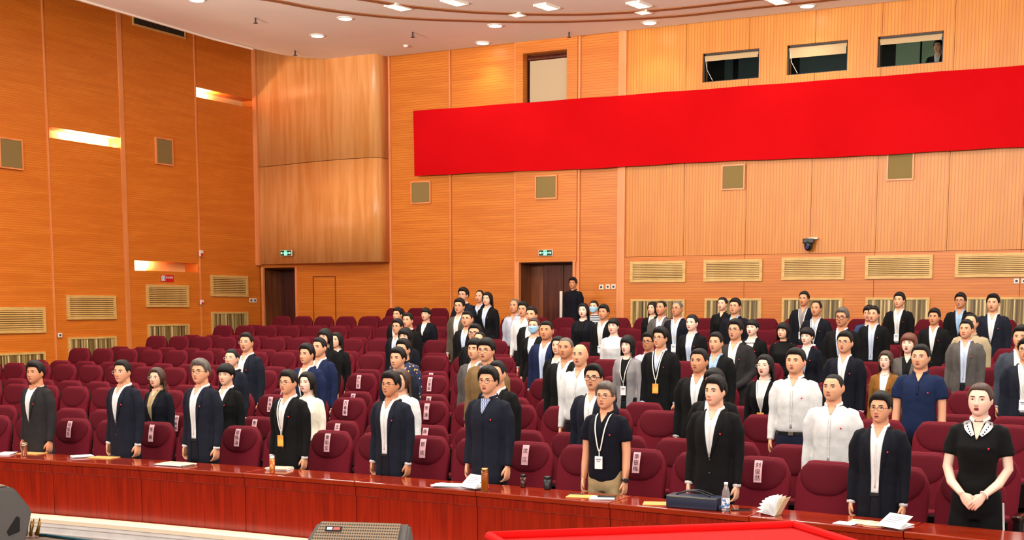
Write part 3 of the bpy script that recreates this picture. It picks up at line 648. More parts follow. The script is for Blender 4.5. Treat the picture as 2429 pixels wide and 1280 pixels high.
# ================================================================== PEOPLE meshes
HZH = .107
def head_pt(a, v, full=1.0):
    """a = angle from front (radians), v 0..1 crown->chin"""
    hz = HZH; z = hz*math.cos(PI*v); r = max(0, math.sin(PI*v))**.82
    x = .079*full*r*math.sin(a); cy = math.cos(a); y = -(.088 if cy > 0 else .102)*r*cy
    t = max(0, -z/hz)
    x *= 1-.22*t**2.4
    if y > 0: y *= 1-.42*t**1.3
    y -= .036*t**2
    if cy > 0:
        wgt = min(1, cy*1.6)
        g = lambda cx, cz, sx, sz: math.exp(-((x-cx)/sx)**2-((z-cz)/sz)**2)
        f = .013*g(0, -.004, .009, .020)+.021*g(0, -.026, .0105, .012)+.008*(g(.011, -.031, .007, .007)+g(-.011, -.031, .007, .007))
        f += -.0085*(g(.031, .006, .016, .011)+g(-.031, .006, .016, .011))+.004*(g(.03, .026, .02, .008)+g(-.03, .026, .02, .008))
        f += .006*g(0, -.056, .02, .009)-.003*g(0, -.069, .016, .006)+.006*g(0, -.09, .018, .014)+.004*full*(g(.044, -.02, .018, .022)+g(-.044, -.02, .018, .022))
        y -= f*wgt
    return Vector((x, y, z))
def head_bm(full, female=False):
    bm = bmesh.new(); nu, nv = 52, 38; L = []
    for j in range(1, nv):
        v = j/nv; row = []
        for i in range(nu):
            s = i/nu-.5; a = 2*PI*s-.55*math.sin(2*PI*s); row.append(bm.verts.new(head_pt(a, v, full)))
        L.append(row)
    tp = bm.verts.new(head_pt(0, 0)); bt = bm.verts.new(head_pt(0, 1))
    for a, b in zip(L, L[1:]):
        for i in range(nu): bm.faces.new((a[i], b[i], b[(i+1) % nu], a[(i+1) % nu]))
    for i in range(nu): bm.faces.new((tp, L[0][i], L[0][(i+1) % nu])); bm.faces.new((bt, L[-1][(i+1) % nu], L[-1][i]))
    return bm
HC = Vector((0, -.010, 1.602))
def hand(bm, w, D, N, T, s=1.0, curl=.45):
    """wrist point, finger direction, palm normal, thumb side"""
    w = Vector(w); D = Vector(D).normalized(); N = (Vector(N)-Vector(N).dot(D)*D).normalized(); T = (Vector(T)-Vector(T).dot(D)*D-Vector(T).dot(N)*N).normalized()
    M = Matrix((( *T, 0), (*N, 0), (*D, 0), (0, 0, 0, 1))).transposed(); M = Matrix.Translation(w) @ M
    b2 = bmesh.new()
    rings(b2, [(-.03, 0, 0, .024, .019), (0, 0, 0, .027, .018), (.02, 0, 0, .034, .018), (.055, 0, .0, .041, .017), (.085, 0, .002, .040, .014), (.096, 0, .003, .034, .010)], 12, 2.6)
    for i, (ox, ln) in enumerate(((.029, .068), (.010, .077), (-.010, .071), (-.028, .054))):
        p0 = Vector((ox, 0, .075)); d = Vector((ox*.6, 0, 1)).normalized(); pts = [p0]; rr = [.0095]; ang = .15
        p = p0+d*.02; pts.append(p); rr.append(.0092)
        for k, fr in enumerate((.42, .33, .25)):
            ang += curl*(.9+.12*i); dd = Vector((d.x, math.sin(ang), math.cos(ang))).normalized(); p = p+dd*ln*fr; pts.append(p); rr.append((.009, .0082, .0058)[k])
        tube(b2, pts, rr, 8, ref=(1, 0, 0))
    tube(b2, [(.022, 0, .015), (.040, .006, .038), (.050, .016, .062), (.050, .026, .084)], [.013, .0125, .0105, .007], 8, ref=(0, 1, 0))
    bmesh.ops.scale(b2, vec=(s, s, s), verts=b2.verts); bmesh.ops.transform(b2, matrix=M, verts=b2.verts); merge(bm, b2)
def arm_path(sex, pose, sd):
    w = 1 if sex == 'M' else .90
    if pose == 'down': P = [(.112*w, .008, 1.410), (.164*w, .008, 1.388), (.190*w, .012, 1.30), (.200*w, .018, 1.12), (.206*w, -.0, 1.0), (.210*w, -.028, .875)]
    elif pose == 'clasp': P = [(.112*w, .008, 1.410), (.164*w, .008, 1.388), (.194*w, .012, 1.29), (.222*w, .0, 1.13), (.170*w, -.115, 1.04), (.068, -.205+(.02 if sd < 0 else 0), .965)]
    return [Vector((sd*x, y, z)) for x, y, z in P]
FEAT = {}
def features(full, female, mouth):
    bm = bmesh.new()
    def surf(x, z):
        v = math.acos(max(-1, min(1, z/HZH)))/PI; best = min((i*.01 for i in range(0, 120)), key=lambda a: abs(head_pt(a, v, full).x-abs(x))); return head_pt(best, v, full).y
    for s in (-1, 1):
        y = surf(.031, .006)
        ell(bm, (s*.031, y+.0012, .006), (.0145, .005, .0056), 10, 6, 3)
        ell(bm, (s*.031, y-.0015, .0062), (.0068, .0036, .0056), 8, 6, 4)
        tube(bm, [(s*(.031+o), y-.0025+abs(o)*.15, .0062+.0052*(1-(o/.015)**2)) for o in (-.015, -.0075, 0, .0075, .015)], [.001, .0022, .0026, .0022, .001], 5, 4)
        yb = surf(.03, .026)
        tube(bm, [(s*(.031+o), surf(.031+o, .025)-.0015, .0245+.0035*(1-(o/.017)**2)+(0.001 if female else 0)) for o in (-.016, -.006, .006, .017)], [.0026, .0042 if not female else .0028, .0038 if not female else .0026, .0016], 5, 4 if 0 else 5)
        ell(bm, (s*.0075, surf(.006, -.036)-.001, -.0375), (.0032, .003, .002), 6, 5, 2)
    ym = surf(0, -.058); r = .021 if not female else .019
    op = {0: .0, 1: .006, 2: .003}[mouth]
    tube(bm, [(o, ym+.0022+abs(o)*.25-.002, -.0555+op*.6+.001*(1-abs(o)/r)) for o in (-r, -r*.5, 0, r*.5, r)], [.001, .0036, .0034, .0036, .001], 6, 1)
    tube(bm, [(o, ym+.0022+abs(o)*.25-.002, -.0605-op*.9*(1-(o/r)**2)) for o in (-r*.9, -r*.45, 0, r*.45, r*.9)], [.001, .004, .0046, .004, .001], 6, 1)
    tube(bm, [(o, ym+.0008+abs(o)*.25, -.058-op*.15) for o in (-r*.85, -r*.4, 0, r*.4, r*.85)], [.0006, .0015+op*.6, .0018+op*.75, .0015+op*.6, .0006], 6, 2)
    return bm
def body_mesh(sex, pose, yaw, full, mouth, pitch=0.0):
    w = 1 if sex == 'M' else .86
    A = head_bm(full, sex == 'F')
    for s in (-1, 1):
        ell(A, (s*.077*full, .012, -.004), (.010, .018, .031), 10, 8, 0, Matrix.Rotation(s*.25, 4, 'Z'))
    HM = Matrix.Translation(HC) @ Matrix.Rotation(-yaw, 4, 'Z') @ Matrix.Rotation(-pitch, 4, 'X')
    bmesh.ops.transform(A, matrix=HM, verts=A.verts)
    B = bmesh.new()
    rings(B, [(.80, 0, .01, .11*w, .08), (.86, 0, .01, .142, .10), (.93, 0, .01, .146, .106), (1.02, 0, .008, .130*w, .1), (1.1, 0, .005, .126*w, .098), (1.2, 0, .0, .134*w, .104), (1.29, 0, -.002, .142*w, .106), (1.36, 0, .0, .140*w, .096), (1.40, 0, .008, .120*w, .078), (1.43, 0, .014, .084*w, .062), (1.452, 0, .018, .062*w, .057), (1.49, 0, .016, .062*w, .058), (1.53, 0, .012, .060*w, .058), (1.57, 0, .010, .056*w, .055)], 24, 2.2)
    for sd in (-1, 1):
        P = arm_path(sex, pose, sd)
        tube(B, P, [.036*w, .044*w, .045*w, .039*w, .037*w, .026*w], 12)
        if pose == 'down':
            hand(B, P[-1], (sd*.02, -.14, -1), (-sd, .15, 0), (0, -1, -.1), .98*(1 if sex == 'M' else .9))
        else:
            hand(B, P[-1]+Vector((0, 0, 0)), (-sd*.62, -.12, -.75), (0.1*sd, 1, 0), (-sd*.7, -.2, .7), .95*(1 if sex == 'M' else .88), .3)
        tube(B, [(sd*.085, .012, .86), (sd*.088, .01, .68), (sd*.092, .0, .5), (sd*.094, .012, .34), (sd*.096, .022, .12), (sd*.097, .025, .05)], [.078, .07, .052, .05, .036, .035], 10)
        tube(B, [(sd*.097, .05, .035), (sd*.1, -.02, .035), (sd*.103, -.10, .028), (sd*.104, -.15, .022)], [.034, .034, .036, .024], 8, flat=.8, ref=(0, 0, 1))
    for b in (A, B): bmesh.ops.recalc_face_normals(b, faces=b.faces)
    mats = [SKINS[0], LIP, MOUTH, EYEW, EYED, BROW]
    ma = tomesh(A, 'ta', mats); mb = tomesh(B, 'tb', mats)
    ob = bpy.data.objects.new('tb', mb); C.objects.link(ob)
    r = evalmesh(ma, [('BOOLEAN', dict(operation='UNION', object=ob, solver='EXACT', use_self=True))])
    if len(r.vertices) < 2000:
        r = evalmesh(ma, [])
        bm = bmesh.new(); bm.from_mesh(ma); bm.from_mesh(mb); r = tomesh(bm, 'body', mats)
    bpy.data.objects.remove(ob)
    bm = bmesh.new(); bm.from_mesh(r); bmesh.ops.triangulate(bm, faces=[f for f in bm.faces if len(f.verts) > 4])
    F = features(full, sex == 'F', mouth); bmesh.ops.transform(F, matrix=HM, verts=F.verts)
    mf = bpy.data.meshes.new('f'); bmesh.ops.recalc_face_normals(F, faces=F.faces); F.to_mesh(mf); F.free(); bm.from_mesh(mf)
    me = bpy.data.meshes.new('body'); bm.to_mesh(me); bm.free()
    for M in mats: me.materials.append(M)
    me.polygons.foreach_set('use_smooth', [True]*len(me.polygons))
    return me, HM
GARM = {}
def torso_rings(kind, sex):
    w = 1 if sex == 'M' else .88
    if kind == 'jacket':
        r = [(.715, 0, .008, .174, .132), (.78, 0, .008, .174, .132), (.88, 0, .006, .170, .13), (1.0, 0, .004, .160, .124), (1.1, 0, .0, .154, .120), (1.2, 0, -.004, .160, .124), (1.29, 0, -.004, .166, .124), (1.35, 0, .0, .164, .114), (1.39, 0, .007, .158, .100), (1.420, 0, .012, .136, .086), (1.442, 0, .017, .104, .077), (1.456, 0, .02, .080, .070)]
        if sex == 'F': r[0:2] = [(.80, 0, .008, .182, .13), (.83, 0, .008, .182, .13)]; r[4] = (1.1, 0, .0, .142, .106); r[3] = (1.0, 0, .004, .156, .116); r[5] = (1.2, 0, -.008, .160, .126); r[6] = (1.28, 0, -.012, .168, .134)
    else:
        hem = .955 if kind == 'shirt' else .86
        r = [(hem, 0, .008, .150, .114), (hem+.02, 0, .008, .158, .122), (1.02, 0, .006, .158, .126), (1.1, 0, .0, .152, .120), (1.2, 0, -.004, .156, .12), (1.3, 0, -.004, .160, .118), (1.35, 0, .0, .158, .108), (1.39, 0, .007, .152, .094), (1.420, 0, .012, .130, .081), (1.442, 0, .017, .096, .071), (1.456, 0, .02, .071, .064)]
        if hem < .9: r[1] = (.90, 0, .008, .162, .124)
        if sex == 'F': r[3] = (1.1, 0, 0, .138, .106); r[4] = (1.2, 0, -.008, .152, .122); r[5] = (1.28, 0, -.012, .162, .130)
    return [(z, cx, cy, rx*(w if z > .9 else (w+1)/2*.98), ry) for z, cx, cy, rx, ry in r]
def garment(kind, sex, pose):
    key = (kind, sex, pose)
    if key in GARM: return GARM[key]
    bm = bmesh.new(); rings(bm, torso_rings(kind, sex), 32, 2.35)
    tb = bmesh.new(); rings(tb, torso_rings(kind, sex), 48, 2.35); bvh = BVHTree.FromBMesh(tb); tb.free()
    w = 1 if sex == 'M' else .88; g = .0 if kind == 'jacket' else -.006
    for sd in (-1, 1):
        P = arm_path(sex, pose, sd); rd = [(.046+g)*w, (.057+g)*w, (.059+g)*w, (.053+g)*w, (.047+g)*w, (.040+g)*w]
        if kind == 'polo':
            P = P[:3]+[P[2].lerp(P[3], .45)]; rd = [.044*w, .055*w, .060*w, .062*w]
        tube(bm, P, rd, 16)
    me = tomesh(bm, 'g', [CL['navy']])
    r = evalmesh(me, [('REMESH', dict(mode='VOXEL', voxel_size=.0115)), ('SMOOTH', dict(factor=.5, iterations=5))])
    rs = random.Random(hash(key) % 999)
    off = Vector((3.1, 1.7, 5.5)) if sex == 'M' else Vector((8.1, 2.2, 1.5))
    for v in r.vertices:
        p = v.co; n = Vector((p.x, p.y, 0)).normalized() if abs(p.x) < .16 else Vector((math.copysign(1, p.x)*.5, p.y*4, 0)).normalized()
        amp = .0032 if kind != 'jacket' else .0030
        if abs(p.x) > .19*w: amp *= 1.5
        q = p*Vector((9, 9, 14)) if 0 else Vector((p.x*9, p.y*9, p.z*13))+off
        v.co += n*amp*noise.noise(q)*1.6
    r.polygons.foreach_set('use_smooth', [True]*len(r.polygons)); r.name = kind
    if not r.materials: r.materials.append(CL['navy'])
    GARM[key] = (r, bvh); return GARM[key]
def chest(bvh, x, z, off):
    h = bvh.ray_cast(Vector((x, -1, z)), Vector((0, 1, 0)))
    return (h[0].y if h[0] is not None else -.048)-off
def patch(bvh, zs, hwf, off, n=8, mi=0, cxf=lambda z: 0, thick=.004):
    bm = bmesh.new(); L = []
    for z in zs:
        hw, cx = hwf(z), cxf(z); L.append([bm.verts.new((cx-hw+2*hw*i/n, chest(bvh, cx-hw+2*hw*i/n, z, off), z)) for i in range(n+1)])
    for a, b in zip(L, L[1:]):
        for i in range(n): bm.faces.new((a[i], a[i+1], b[i+1], b[i]))
    r = bmesh.ops.extrude_face_region(bm, geom=bm.faces[:])
    for g in r['geom']:
        if isinstance(g, bmesh.types.BMVert): g.co.y += thick+off*.8
    for f in bm.faces: f.material_index = mi
    return bm
def lerpf(pts):
    pts = sorted(pts); xs_ = [p[0] for p in pts]; ys_ = [p[1] for p in pts]
    return lambda z: float(np.interp(z, xs_, ys_))
VSH = {'c': lerpf([(1.09, .006), (1.2, .03), (1.38, .056), (1.47, .070)]), 'o': lerpf([(.70, .05), (.96, .034), (1.1, .036), (1.25, .045), (1.38, .056), (1.47, .070)]),
       's': lerpf([(1.22, .006), (1.38, .045), (1.47, .055)])}
VB = {'c': 1.09, 'o': .95, 's': 1.22}
CACHE = {}
def collar_bm(bm, sex, lift=0.0, pointy=.03, mi=0, rad=1.0):
    old = set(bm.faces); L = []; n = 30; b0 = 26
    for i in range(n+1):
        b = math.radians(b0+(360-2*b0)*i/n); d = min(i, n-i)/n*332
        dz = -pointy*math.exp(-(d/22)**2); rx, ry = (.062*rad, .062*rad) if sex == 'M' else (.054*rad, .056*rad)
        back = .5-.5*math.cos(b)
        t1 = Vector((rx*math.sin(b), .016-ry*math.cos(b), 1.480+.022*back+lift)); t2 = Vector(((rx+.013)*math.sin(b), .017-(ry+.016)*math.cos(b), 1.455+.016*back+dz+lift))
        t1.z -= .016*(1-back); L.append((bm.verts.new(t1), bm.verts.new((t1+t2)/2+Vector((math.sin(b)*.004, -math.cos(b)*.004, .004))), bm.verts.new(t2)))
    fs = []
    for a, b in zip(L, L[1:]):
        for k in (0, 1): fs.append(bm.faces.new((a[k], b[k], b[k+1], a[k+1])))
    r = bmesh.ops.extrude_face_region(bm, geom=fs)
    for g in r['geom']:
        if isinstance(g, bmesh.types.BMVert): g.co -= Vector((g.co.x, g.co.y-.016, 0)).normalized()*.0035
    new = [f for f in bm.faces if f not in old]
    for f in new: f.material_index = mi
def m_inner(kind, sex, vs, style, pose):
    """shirt front, collar, cuffs visible around a jacket"""
    key = ('inner', sex, vs, style, pose)
    if key in CACHE: return CACHE[key]
    g, bvh = garment(kind, sex, pose)
    top = 1.452
    bm = patch(bvh, np.linspace(VB[vs], top, 16), VSH[vs], .006)
    if style == 'shirt': merge(bm, patch(bvh, np.linspace(1.385, 1.478, 10), lerpf([(1.385, .003), (1.453, .034), (1.478, .036)]), .0095, thick=.003, mi=1))
    else: merge(bm, patch(bvh, np.linspace(1.43, 1.475, 6), lerpf([(1.43, .02), (1.44, .042), (1.453, .052), (1.475, .05)]), .0095, thick=.003, mi=1))
    if style == 'shirt': collar_bm(bm, sex, .0, .032)
    elif style == 't':
        L = []; 
        for i in range(25):
            b = 2*PI*i/24; L.append((.062*math.sin(b), .014-.070*math.cos(b), 1.440+.03*(.5-.5*math.cos(b))))
        tube(bm, L, .006, 6)
    if style == 'shirt':
        tube(bm, [(0, chest(bvh, 0, z, .009), z) for z in np.linspace(max(VB[vs]+.02, 1.0), 1.385, 8)], .006, 4, flat=.4)
    me = tomesh(bm, 'shirt', [CL['white'], SKINS[0]], True); CACHE[key] = me; return me
def m_cuff(sex, pose, sd):
    key = ('cuff', sex, pose, sd)
    if key in CACHE: return CACHE[key]
    bm = bmesh.new(); P = arm_path(sex, pose, sd); d = (P[-1]-P[-2]).normalized(); w = 1 if sex == 'M' else .88
    tube(bm, [P[-1]-d*.02, P[-1]+d*.016], .035*w, 14); me = tomesh(bm, 'shirt_cuff', [CL['white']], True); CACHE[key] = me; return me
def m_lapels(sex, vs, pose):
    key = ('lapel', sex, vs, pose)
    if key in CACHE: return CACHE[key]
    g, bvh = garment('jacket', sex, pose); bm = bmesh.new()
    end = max(VB[vs], 1.08)
    for s in (-1, 1):
        L = []
        for z in np.linspace(end, 1.452, 15):
            t = (z-end)/(1.452-end); xin = VSH[vs](z)-.003; wd = .006+.048*min(1, t*1.5)
            if .72 < t < .80: wd *= .72
            if t > .80: wd = .040*(1-(t-.80)*2.2)
            row = []
            for u in (0, .35, .7, 1):
                x = xin+wd*u; row.append(bm.verts.new((s*x, chest(bvh, s*x, z, .010+.004*math.sin(PI*u)), z)))
            L.append(row)
        for a, b in zip(L, L[1:]):
            for k in range(3): bm.faces.new((a[k], a[k+1], b[k+1], b[k]))
        # collar roll round the neck
        tube(bm, [(s*.088*math.sin(b), .020-.086*math.cos(b), 1.440+.020*(.5-.5*math.cos(b))) for b in np.linspace(.95, PI, 8)], .010, 8, flat=.8)
    r = bmesh.ops.extrude_face_region(bm, geom=[f for f in bm.faces if len(f.verts) == 4 and f.calc_area() > 0 and f.calc_center_median().z < 1.5 and len(f.edges[0].link_faces) < 3][:0] or [f for f in bm.faces][:0]) if 0 else None
    if vs == 'o':
        for s in (-1, 1):
            tube(bm, [(s*(VSH['o'](z)+.002), chest(bvh, s*VSH['o'](z), z, .008), z) for z in np.linspace(.735, 1.10, 10)], .006, 6, flat=.7)
    me = tomesh(bm, 'lapels', [CL['navy']], True); CACHE[key] = me; return me
def m_generic(name, fn):
    if name in CACHE: return CACHE[name]
    bm, mats, sm = fn(); me = tomesh(bm, name[0], mats, sm); CACHE[name] = me; return me
def trousers_bm(wide=False):
    bm = bmesh.new(); rings(bm, [(.78, 0, .01, .15, .10), (.84, 0, .01, .172, .118), (.92, 0, .01, .168, .12), (.985, 0, .008, .158, .11)], 24, 2.3)
    for sd in (-1, 1):
        r = [.088, .092, .085, .072, .062, .058, .056] if not wide else [.088, .095, .098, .1, .104, .108, .11]
        tube(bm, [(sd*.078, .012, .86), (sd*.086, .01, .78), (sd*.09, .008, .66), (sd*.093, .0, .5), (sd*.095, .01, .34), (sd*.097, .02, .15), (sd*.098, .02, .06)], r, 14)
    me = tomesh(bm, 't', [CL['trouser']]); r = evalmesh(me, [('REMESH', dict(mode='VOXEL', voxel_size=.017)), ('SMOOTH', dict(factor=.5, iterations=3))]); r.polygons.foreach_set('use_smooth', [True]*len(r.polygons))
    r.name = 'trousers'
    if not r.materials: r.materials.append(CL['trouser'])
    return r
TROU = trousers_bm(); TROUW = trousers_bm(True)
bm = bmesh.new(); rings(bm, [(0, 0, .0, .042, .14, 2.6), (.03, 0, .0, .043, .142, 2.4), (.055, 0, .015, .04, .12, 2.2), (.085, 0, .05, .037, .07, 2)], 18); SHOE = tomesh(bm, 'shoe', BLACK, True)
# hair
def hair_cap(zf, side, tmax, edge, volf=0.0, spike=0.0, back=-.07, full=1.0, part=0, cover_ear=False):
    bm = bmesh.new(); nu, nv = 64, 20; L = []
    if cover_ear: xp, yp = [0, 38, 55, 68, 80, 100, 180], [zf, zf-.004, .01, -.05, -.075, -.08, back]
    else: xp, yp = [0, 40, 55, 66, 74, 84, 96, 112, 180], [zf, zf-.002, zf-.014, .012, -.008, .004, .026, -.035, back]
    for i in range(nu):
        a = 2*PI*i/nu-PI; ad = abs(math.degrees(a)); zl = float(np.interp(ad, xp, yp)); vl = math.acos(max(-1, min(1, zl/HZH)))/PI; col = []
        for j in range(nv+1):
            u = j/nv; v = vl*(u**.9 if u > 0 else 0); v = max(v, .0005); p = head_pt(a, v, full)
            nrm = Vector((p.x/.076, p.y/.095, p.z/HZH)).normalized()
            sd = abs(math.sin(a))*min(1, v*2.2)
            t = tmax*(1-sd*(1-side))*(1-u**6)+edge*(1-u**20)
            t += volf*math.exp(-((u-.72)/.25)**2)*max(0, math.cos(a))**1.5
            if u > .985: t = -.003
            q = Vector((a*7, v*5, tmax*300)); nz = noise.noise(q)*.5+noise.noise(q*2.7)*.3
            t += (spike*(nz)+.0015*nz)*(1-u**8)
            if part: t -= .004*math.exp(-((p.x-.03)/.006)**2)*(1 if p.y < .03 else 0)*(1 if p.z > .05 else 0)
            col.append(bm.verts.new(p+nrm*t))
        L.append(col)
    for i in range(nu):
        a, b = L[i], L[(i+1) % nu]
        for j in range(nv): bm.faces.new((a[j], a[j+1], b[j+1], b[j]))
    bmesh.ops.remove_doubles(bm, verts=[c[0] for c in L], dist=.003)
    return bm
def curtain(bm, zbot, A0, A1, rx1, ry1, cy1, wave=.0, z0=.07):
    n, mz = 30, 14; L = []
    for j in range(mz+1):
        t = j/mz; z = z0+(zbot-z0)*t; A = math.radians(A0+(A1-A0)*t)
        rx = .089+(rx1-.089)*t; ry = .108+(ry1-.108)*t; cy = .005+(cy1-.005)*t
        th = .03*(1-.25*t) if t < .95 else .012
        if j == 0: rx -= .02; ry -= .02
        o, inn = [], []
        for i in range(n+1):
            b = A+(2*PI-2*A)*i/n; ww = 1+wave*math.sin(z*70+b*3)+.05*noise.noise(Vector((b*5, z*8, 1)))
            taper = min(1, (.25+min(i, n-i)/n*8))
            o.append(bm.verts.new((rx*ww*math.sin(b), cy-ry*ww*math.cos(b), z))); r2x = max(.03, rx-th*taper); r2y = max(.03, ry-th*taper)
            inn.append(bm.verts.new((r2x*math.sin(b), cy-r2y*math.cos(b), z)))
        L.append(o+inn[::-1])
    m2 = len(L[0])
    for a, b in zip(L, L[1:]):
        for k in range(m2): bm.faces.new((a[k], a[(k+1) % m2], b[(k+1) % m2], b[k]))
    bm.faces.new(L[0]); bm.faces.new(L[-1][::-1])
def hair_mesh(style):
    if style in CACHE: return CACHE[style]
    if style == 'short': bm = hair_cap(.066, .42, .025, .006, .010, .006)
    elif style == 'crop': bm = hair_cap(.072, .25, .019, .004, .008, .006)
    elif style == 'fringe': bm = hair_cap(.054, .55, .024, .007, .010, .005)
    elif style == 'quiff': bm = hair_cap(.070, .4, .022, .005, .024, .008)
    elif style == 'spiky': bm = hair_cap(.068, .3, .020, .003, .012, .014)
    elif style == 'receding': bm = hair_cap(.090, .4, .010, .003, .002, .002)
    elif style == 'buzz': bm = hair_cap(.078, .3, .005, .002, 0, .001)
    elif style == 'side': bm = hair_cap(.064, .55, .026, .008, .014, .005, part=1)
    elif style == 'bowl': bm = hair_cap(.036, .9, .020, .009, .006, .003, back=-.075)
    elif style == 'tied':
        bm = hair_cap(.070, .5, .010, .004, .002, .002, back=-.06); ell(bm, (0, .115, .0), (.035, .03, .04), 14, 10)
    elif style == 'tiedbang':
        bm = hair_cap(.040, .6, .014, .006, .006, .003, back=-.06); tube(bm, [(0, .1, .02), (0, .125, -.03), (0, .115, -.12), (0, .10, -.19)], [.025, .03, .026, .01], 10)
    elif style == 'bob': bm = hair_cap(.066, .8, .016, .006, .004, .003, cover_ear=True); curtain(bm, -.135, 66, 70, .098, .092, .012)
    elif style == 'bobbang': bm = hair_cap(.034, .8, .018, .007, .006, .003, cover_ear=True); curtain(bm, -.125, 62, 66, .100, .096, .010)
    elif style == 'long': bm = hair_cap(.068, .8, .014, .006, .004, .003, cover_ear=True); curtain(bm, -.29, 68, 84, .105, .075, .055)
    elif style == 'longbang': bm = hair_cap(.036, .8, .016, .006, .006, .003, cover_ear=True); curtain(bm, -.29, 66, 80, .105, .078, .05)
    elif style == 'wavy': bm = hair_cap(.07, .9, .020, .006, .006, .006, cover_ear=True); curtain(bm, -.34, 74, 80, .125, .085, .05, .05)
    me = tomesh(bm, 'hair', [HAIRB], True); CACHE[style] = me; return me
def glasses_mesh(bold):
    key = 'glasses%d' % bold
    if key in CACHE: return CACHE[key]
    bm = bmesh.new(); r = .0026 if bold else .0016; y = -.104; wx, wz = (.0265, .0195) if bold else (.025, .0155)
    for s in (-1, 1):
        pts = []
        for i in range(17):
            a = 2*PI*i/16; c, q = math.cos(a), math.sin(a); x_ = math.copysign(abs(c)**.7, c)*wx; pts.append((s*.033+x_, y+.25*max(0, abs(s*.033+x_)-.03)**1.0, .002+math.copysign(abs(q)**.7, q)*wz))
        tube(bm, pts, r, 6, ref=(0, 1, .01))
        tube(bm, [(s*.0585, y+.007, .008), (s*.072, -.075, .009), (s*.082, -.02, .007), (s*.083, .015, .002)], r, 5, ref=(1, 0, 0))
    tube(bm, [(-.009, y, .006), (0, y-.002, .009), (.009, y, .006)], r, 5)
    me = tomesh(bm, 'glasses', [BLACK], True); CACHE[key] = me; return me
def lens_mesh():
    if 'lens' in CACHE: return CACHE['lens']
    bm = bmesh.new()
    for s in (-1, 1): ell(bm, (s*.033, -.102, .002), (.024, .0008, .015), 14, 6)
    CACHE['lens'] = tomesh(bm, 'lenses', [mat('spectacle_lens', (235, 238, 240), .05, trans=1.0)], True); return CACHE['lens']
def mask_mesh():
    if 'mask' in CACHE: return CACHE['mask']
    bm = bmesh.new(); L = []
    for v in np.linspace(.50, .92, 12):
        L.append([bm.verts.new(head_pt(a, v, 1.0)+Vector((math.sin(a)*.006, -.009*(.4+math.cos(a)), 0))) for a in np.linspace(-1.15, 1.15, 18)])
    for a, b in zip(L, L[1:]):
        for i in range(17): bm.faces.new((a[i], a[i+1], b[i+1], b[i]))
    for s in (-1, 1): tube(bm, [(s*.074, -.045, -.02), (s*.082, -.01, .01), (s*.086, .02, .01)], .0015, 4)
    CACHE['mask'] = tomesh(bm, 'face_mask', [mat('mask_blue', (160, 200, 226), .8)], True); return CACHE['mask']
def lanyard_mesh(kind, sex, pose, zend):
    key = ('lanyard', kind, sex, pose, zend)
    if key in CACHE: return CACHE[key]
    g, bvh = garment(kind, sex, pose); bm = bmesh.new()
    for s in (-1, 1):
        zs_ = np.linspace(zend, 1.455, 12); L = []
        for z in zs_:
            t = (z-zend)/(1.455-zend); x = s*(.006+.062*t**.8); y = chest(bvh, x, z, .019)
            L.append([bm.verts.new((x-.006, y, z)), bm.verts.new((x+.006, y, z)), bm.verts.new((x+.006, y-.002, z)), bm.verts.new((x-.006, y-.002, z))])
        for a, b in zip(L, L[1:]):
            for k in range(4): bm.faces.new((a[k], a[(k+1) % 4], b[(k+1) % 4], b[k]))
    y = chest(bvh, 0, zend-.03, .02); tube(bm, [(0, chest(bvh, 0, zend, .02), zend+.01), (0, y, zend-.045)], .005, 6)
    me = tomesh(bm, 'lanyard', [CL['lanyard']]); CACHE[key] = me; return me
PIN = bmesh.new(); lathe(PIN, [(.0075, 0), (.0075, .0015), (.005, .0025)], n=12); PIN = tomesh(PIN, 'lapel_pin', [mat('pin_red', (214, 26, 30), .35)], True)
BODY = {}
def get_body(sex, pose, var):
    key = (sex, pose, var)
    if key not in BODY:
        f_, b_ = var; yaw, full, mouth, pit = {0: (-.03, 1.0, 1, .02), 1: (.06, 1.03, 2, .05), 2: (-.05, 1.08, 1, .08), 3: (.03, .98, 0, .0)}[f_]; yaw += (-.26, -.06, .16)[b_]
        if sex == 'F': full *= .97
        BODY[key] = body_mesh(sex, pose, yaw, full, mouth, pit)
    return BODY[key]
TOPN = {'J': 'jacket', 'Z': 'jacket', 'S': 'shirt', 'T': 'polo', 'K': 'jacket'}
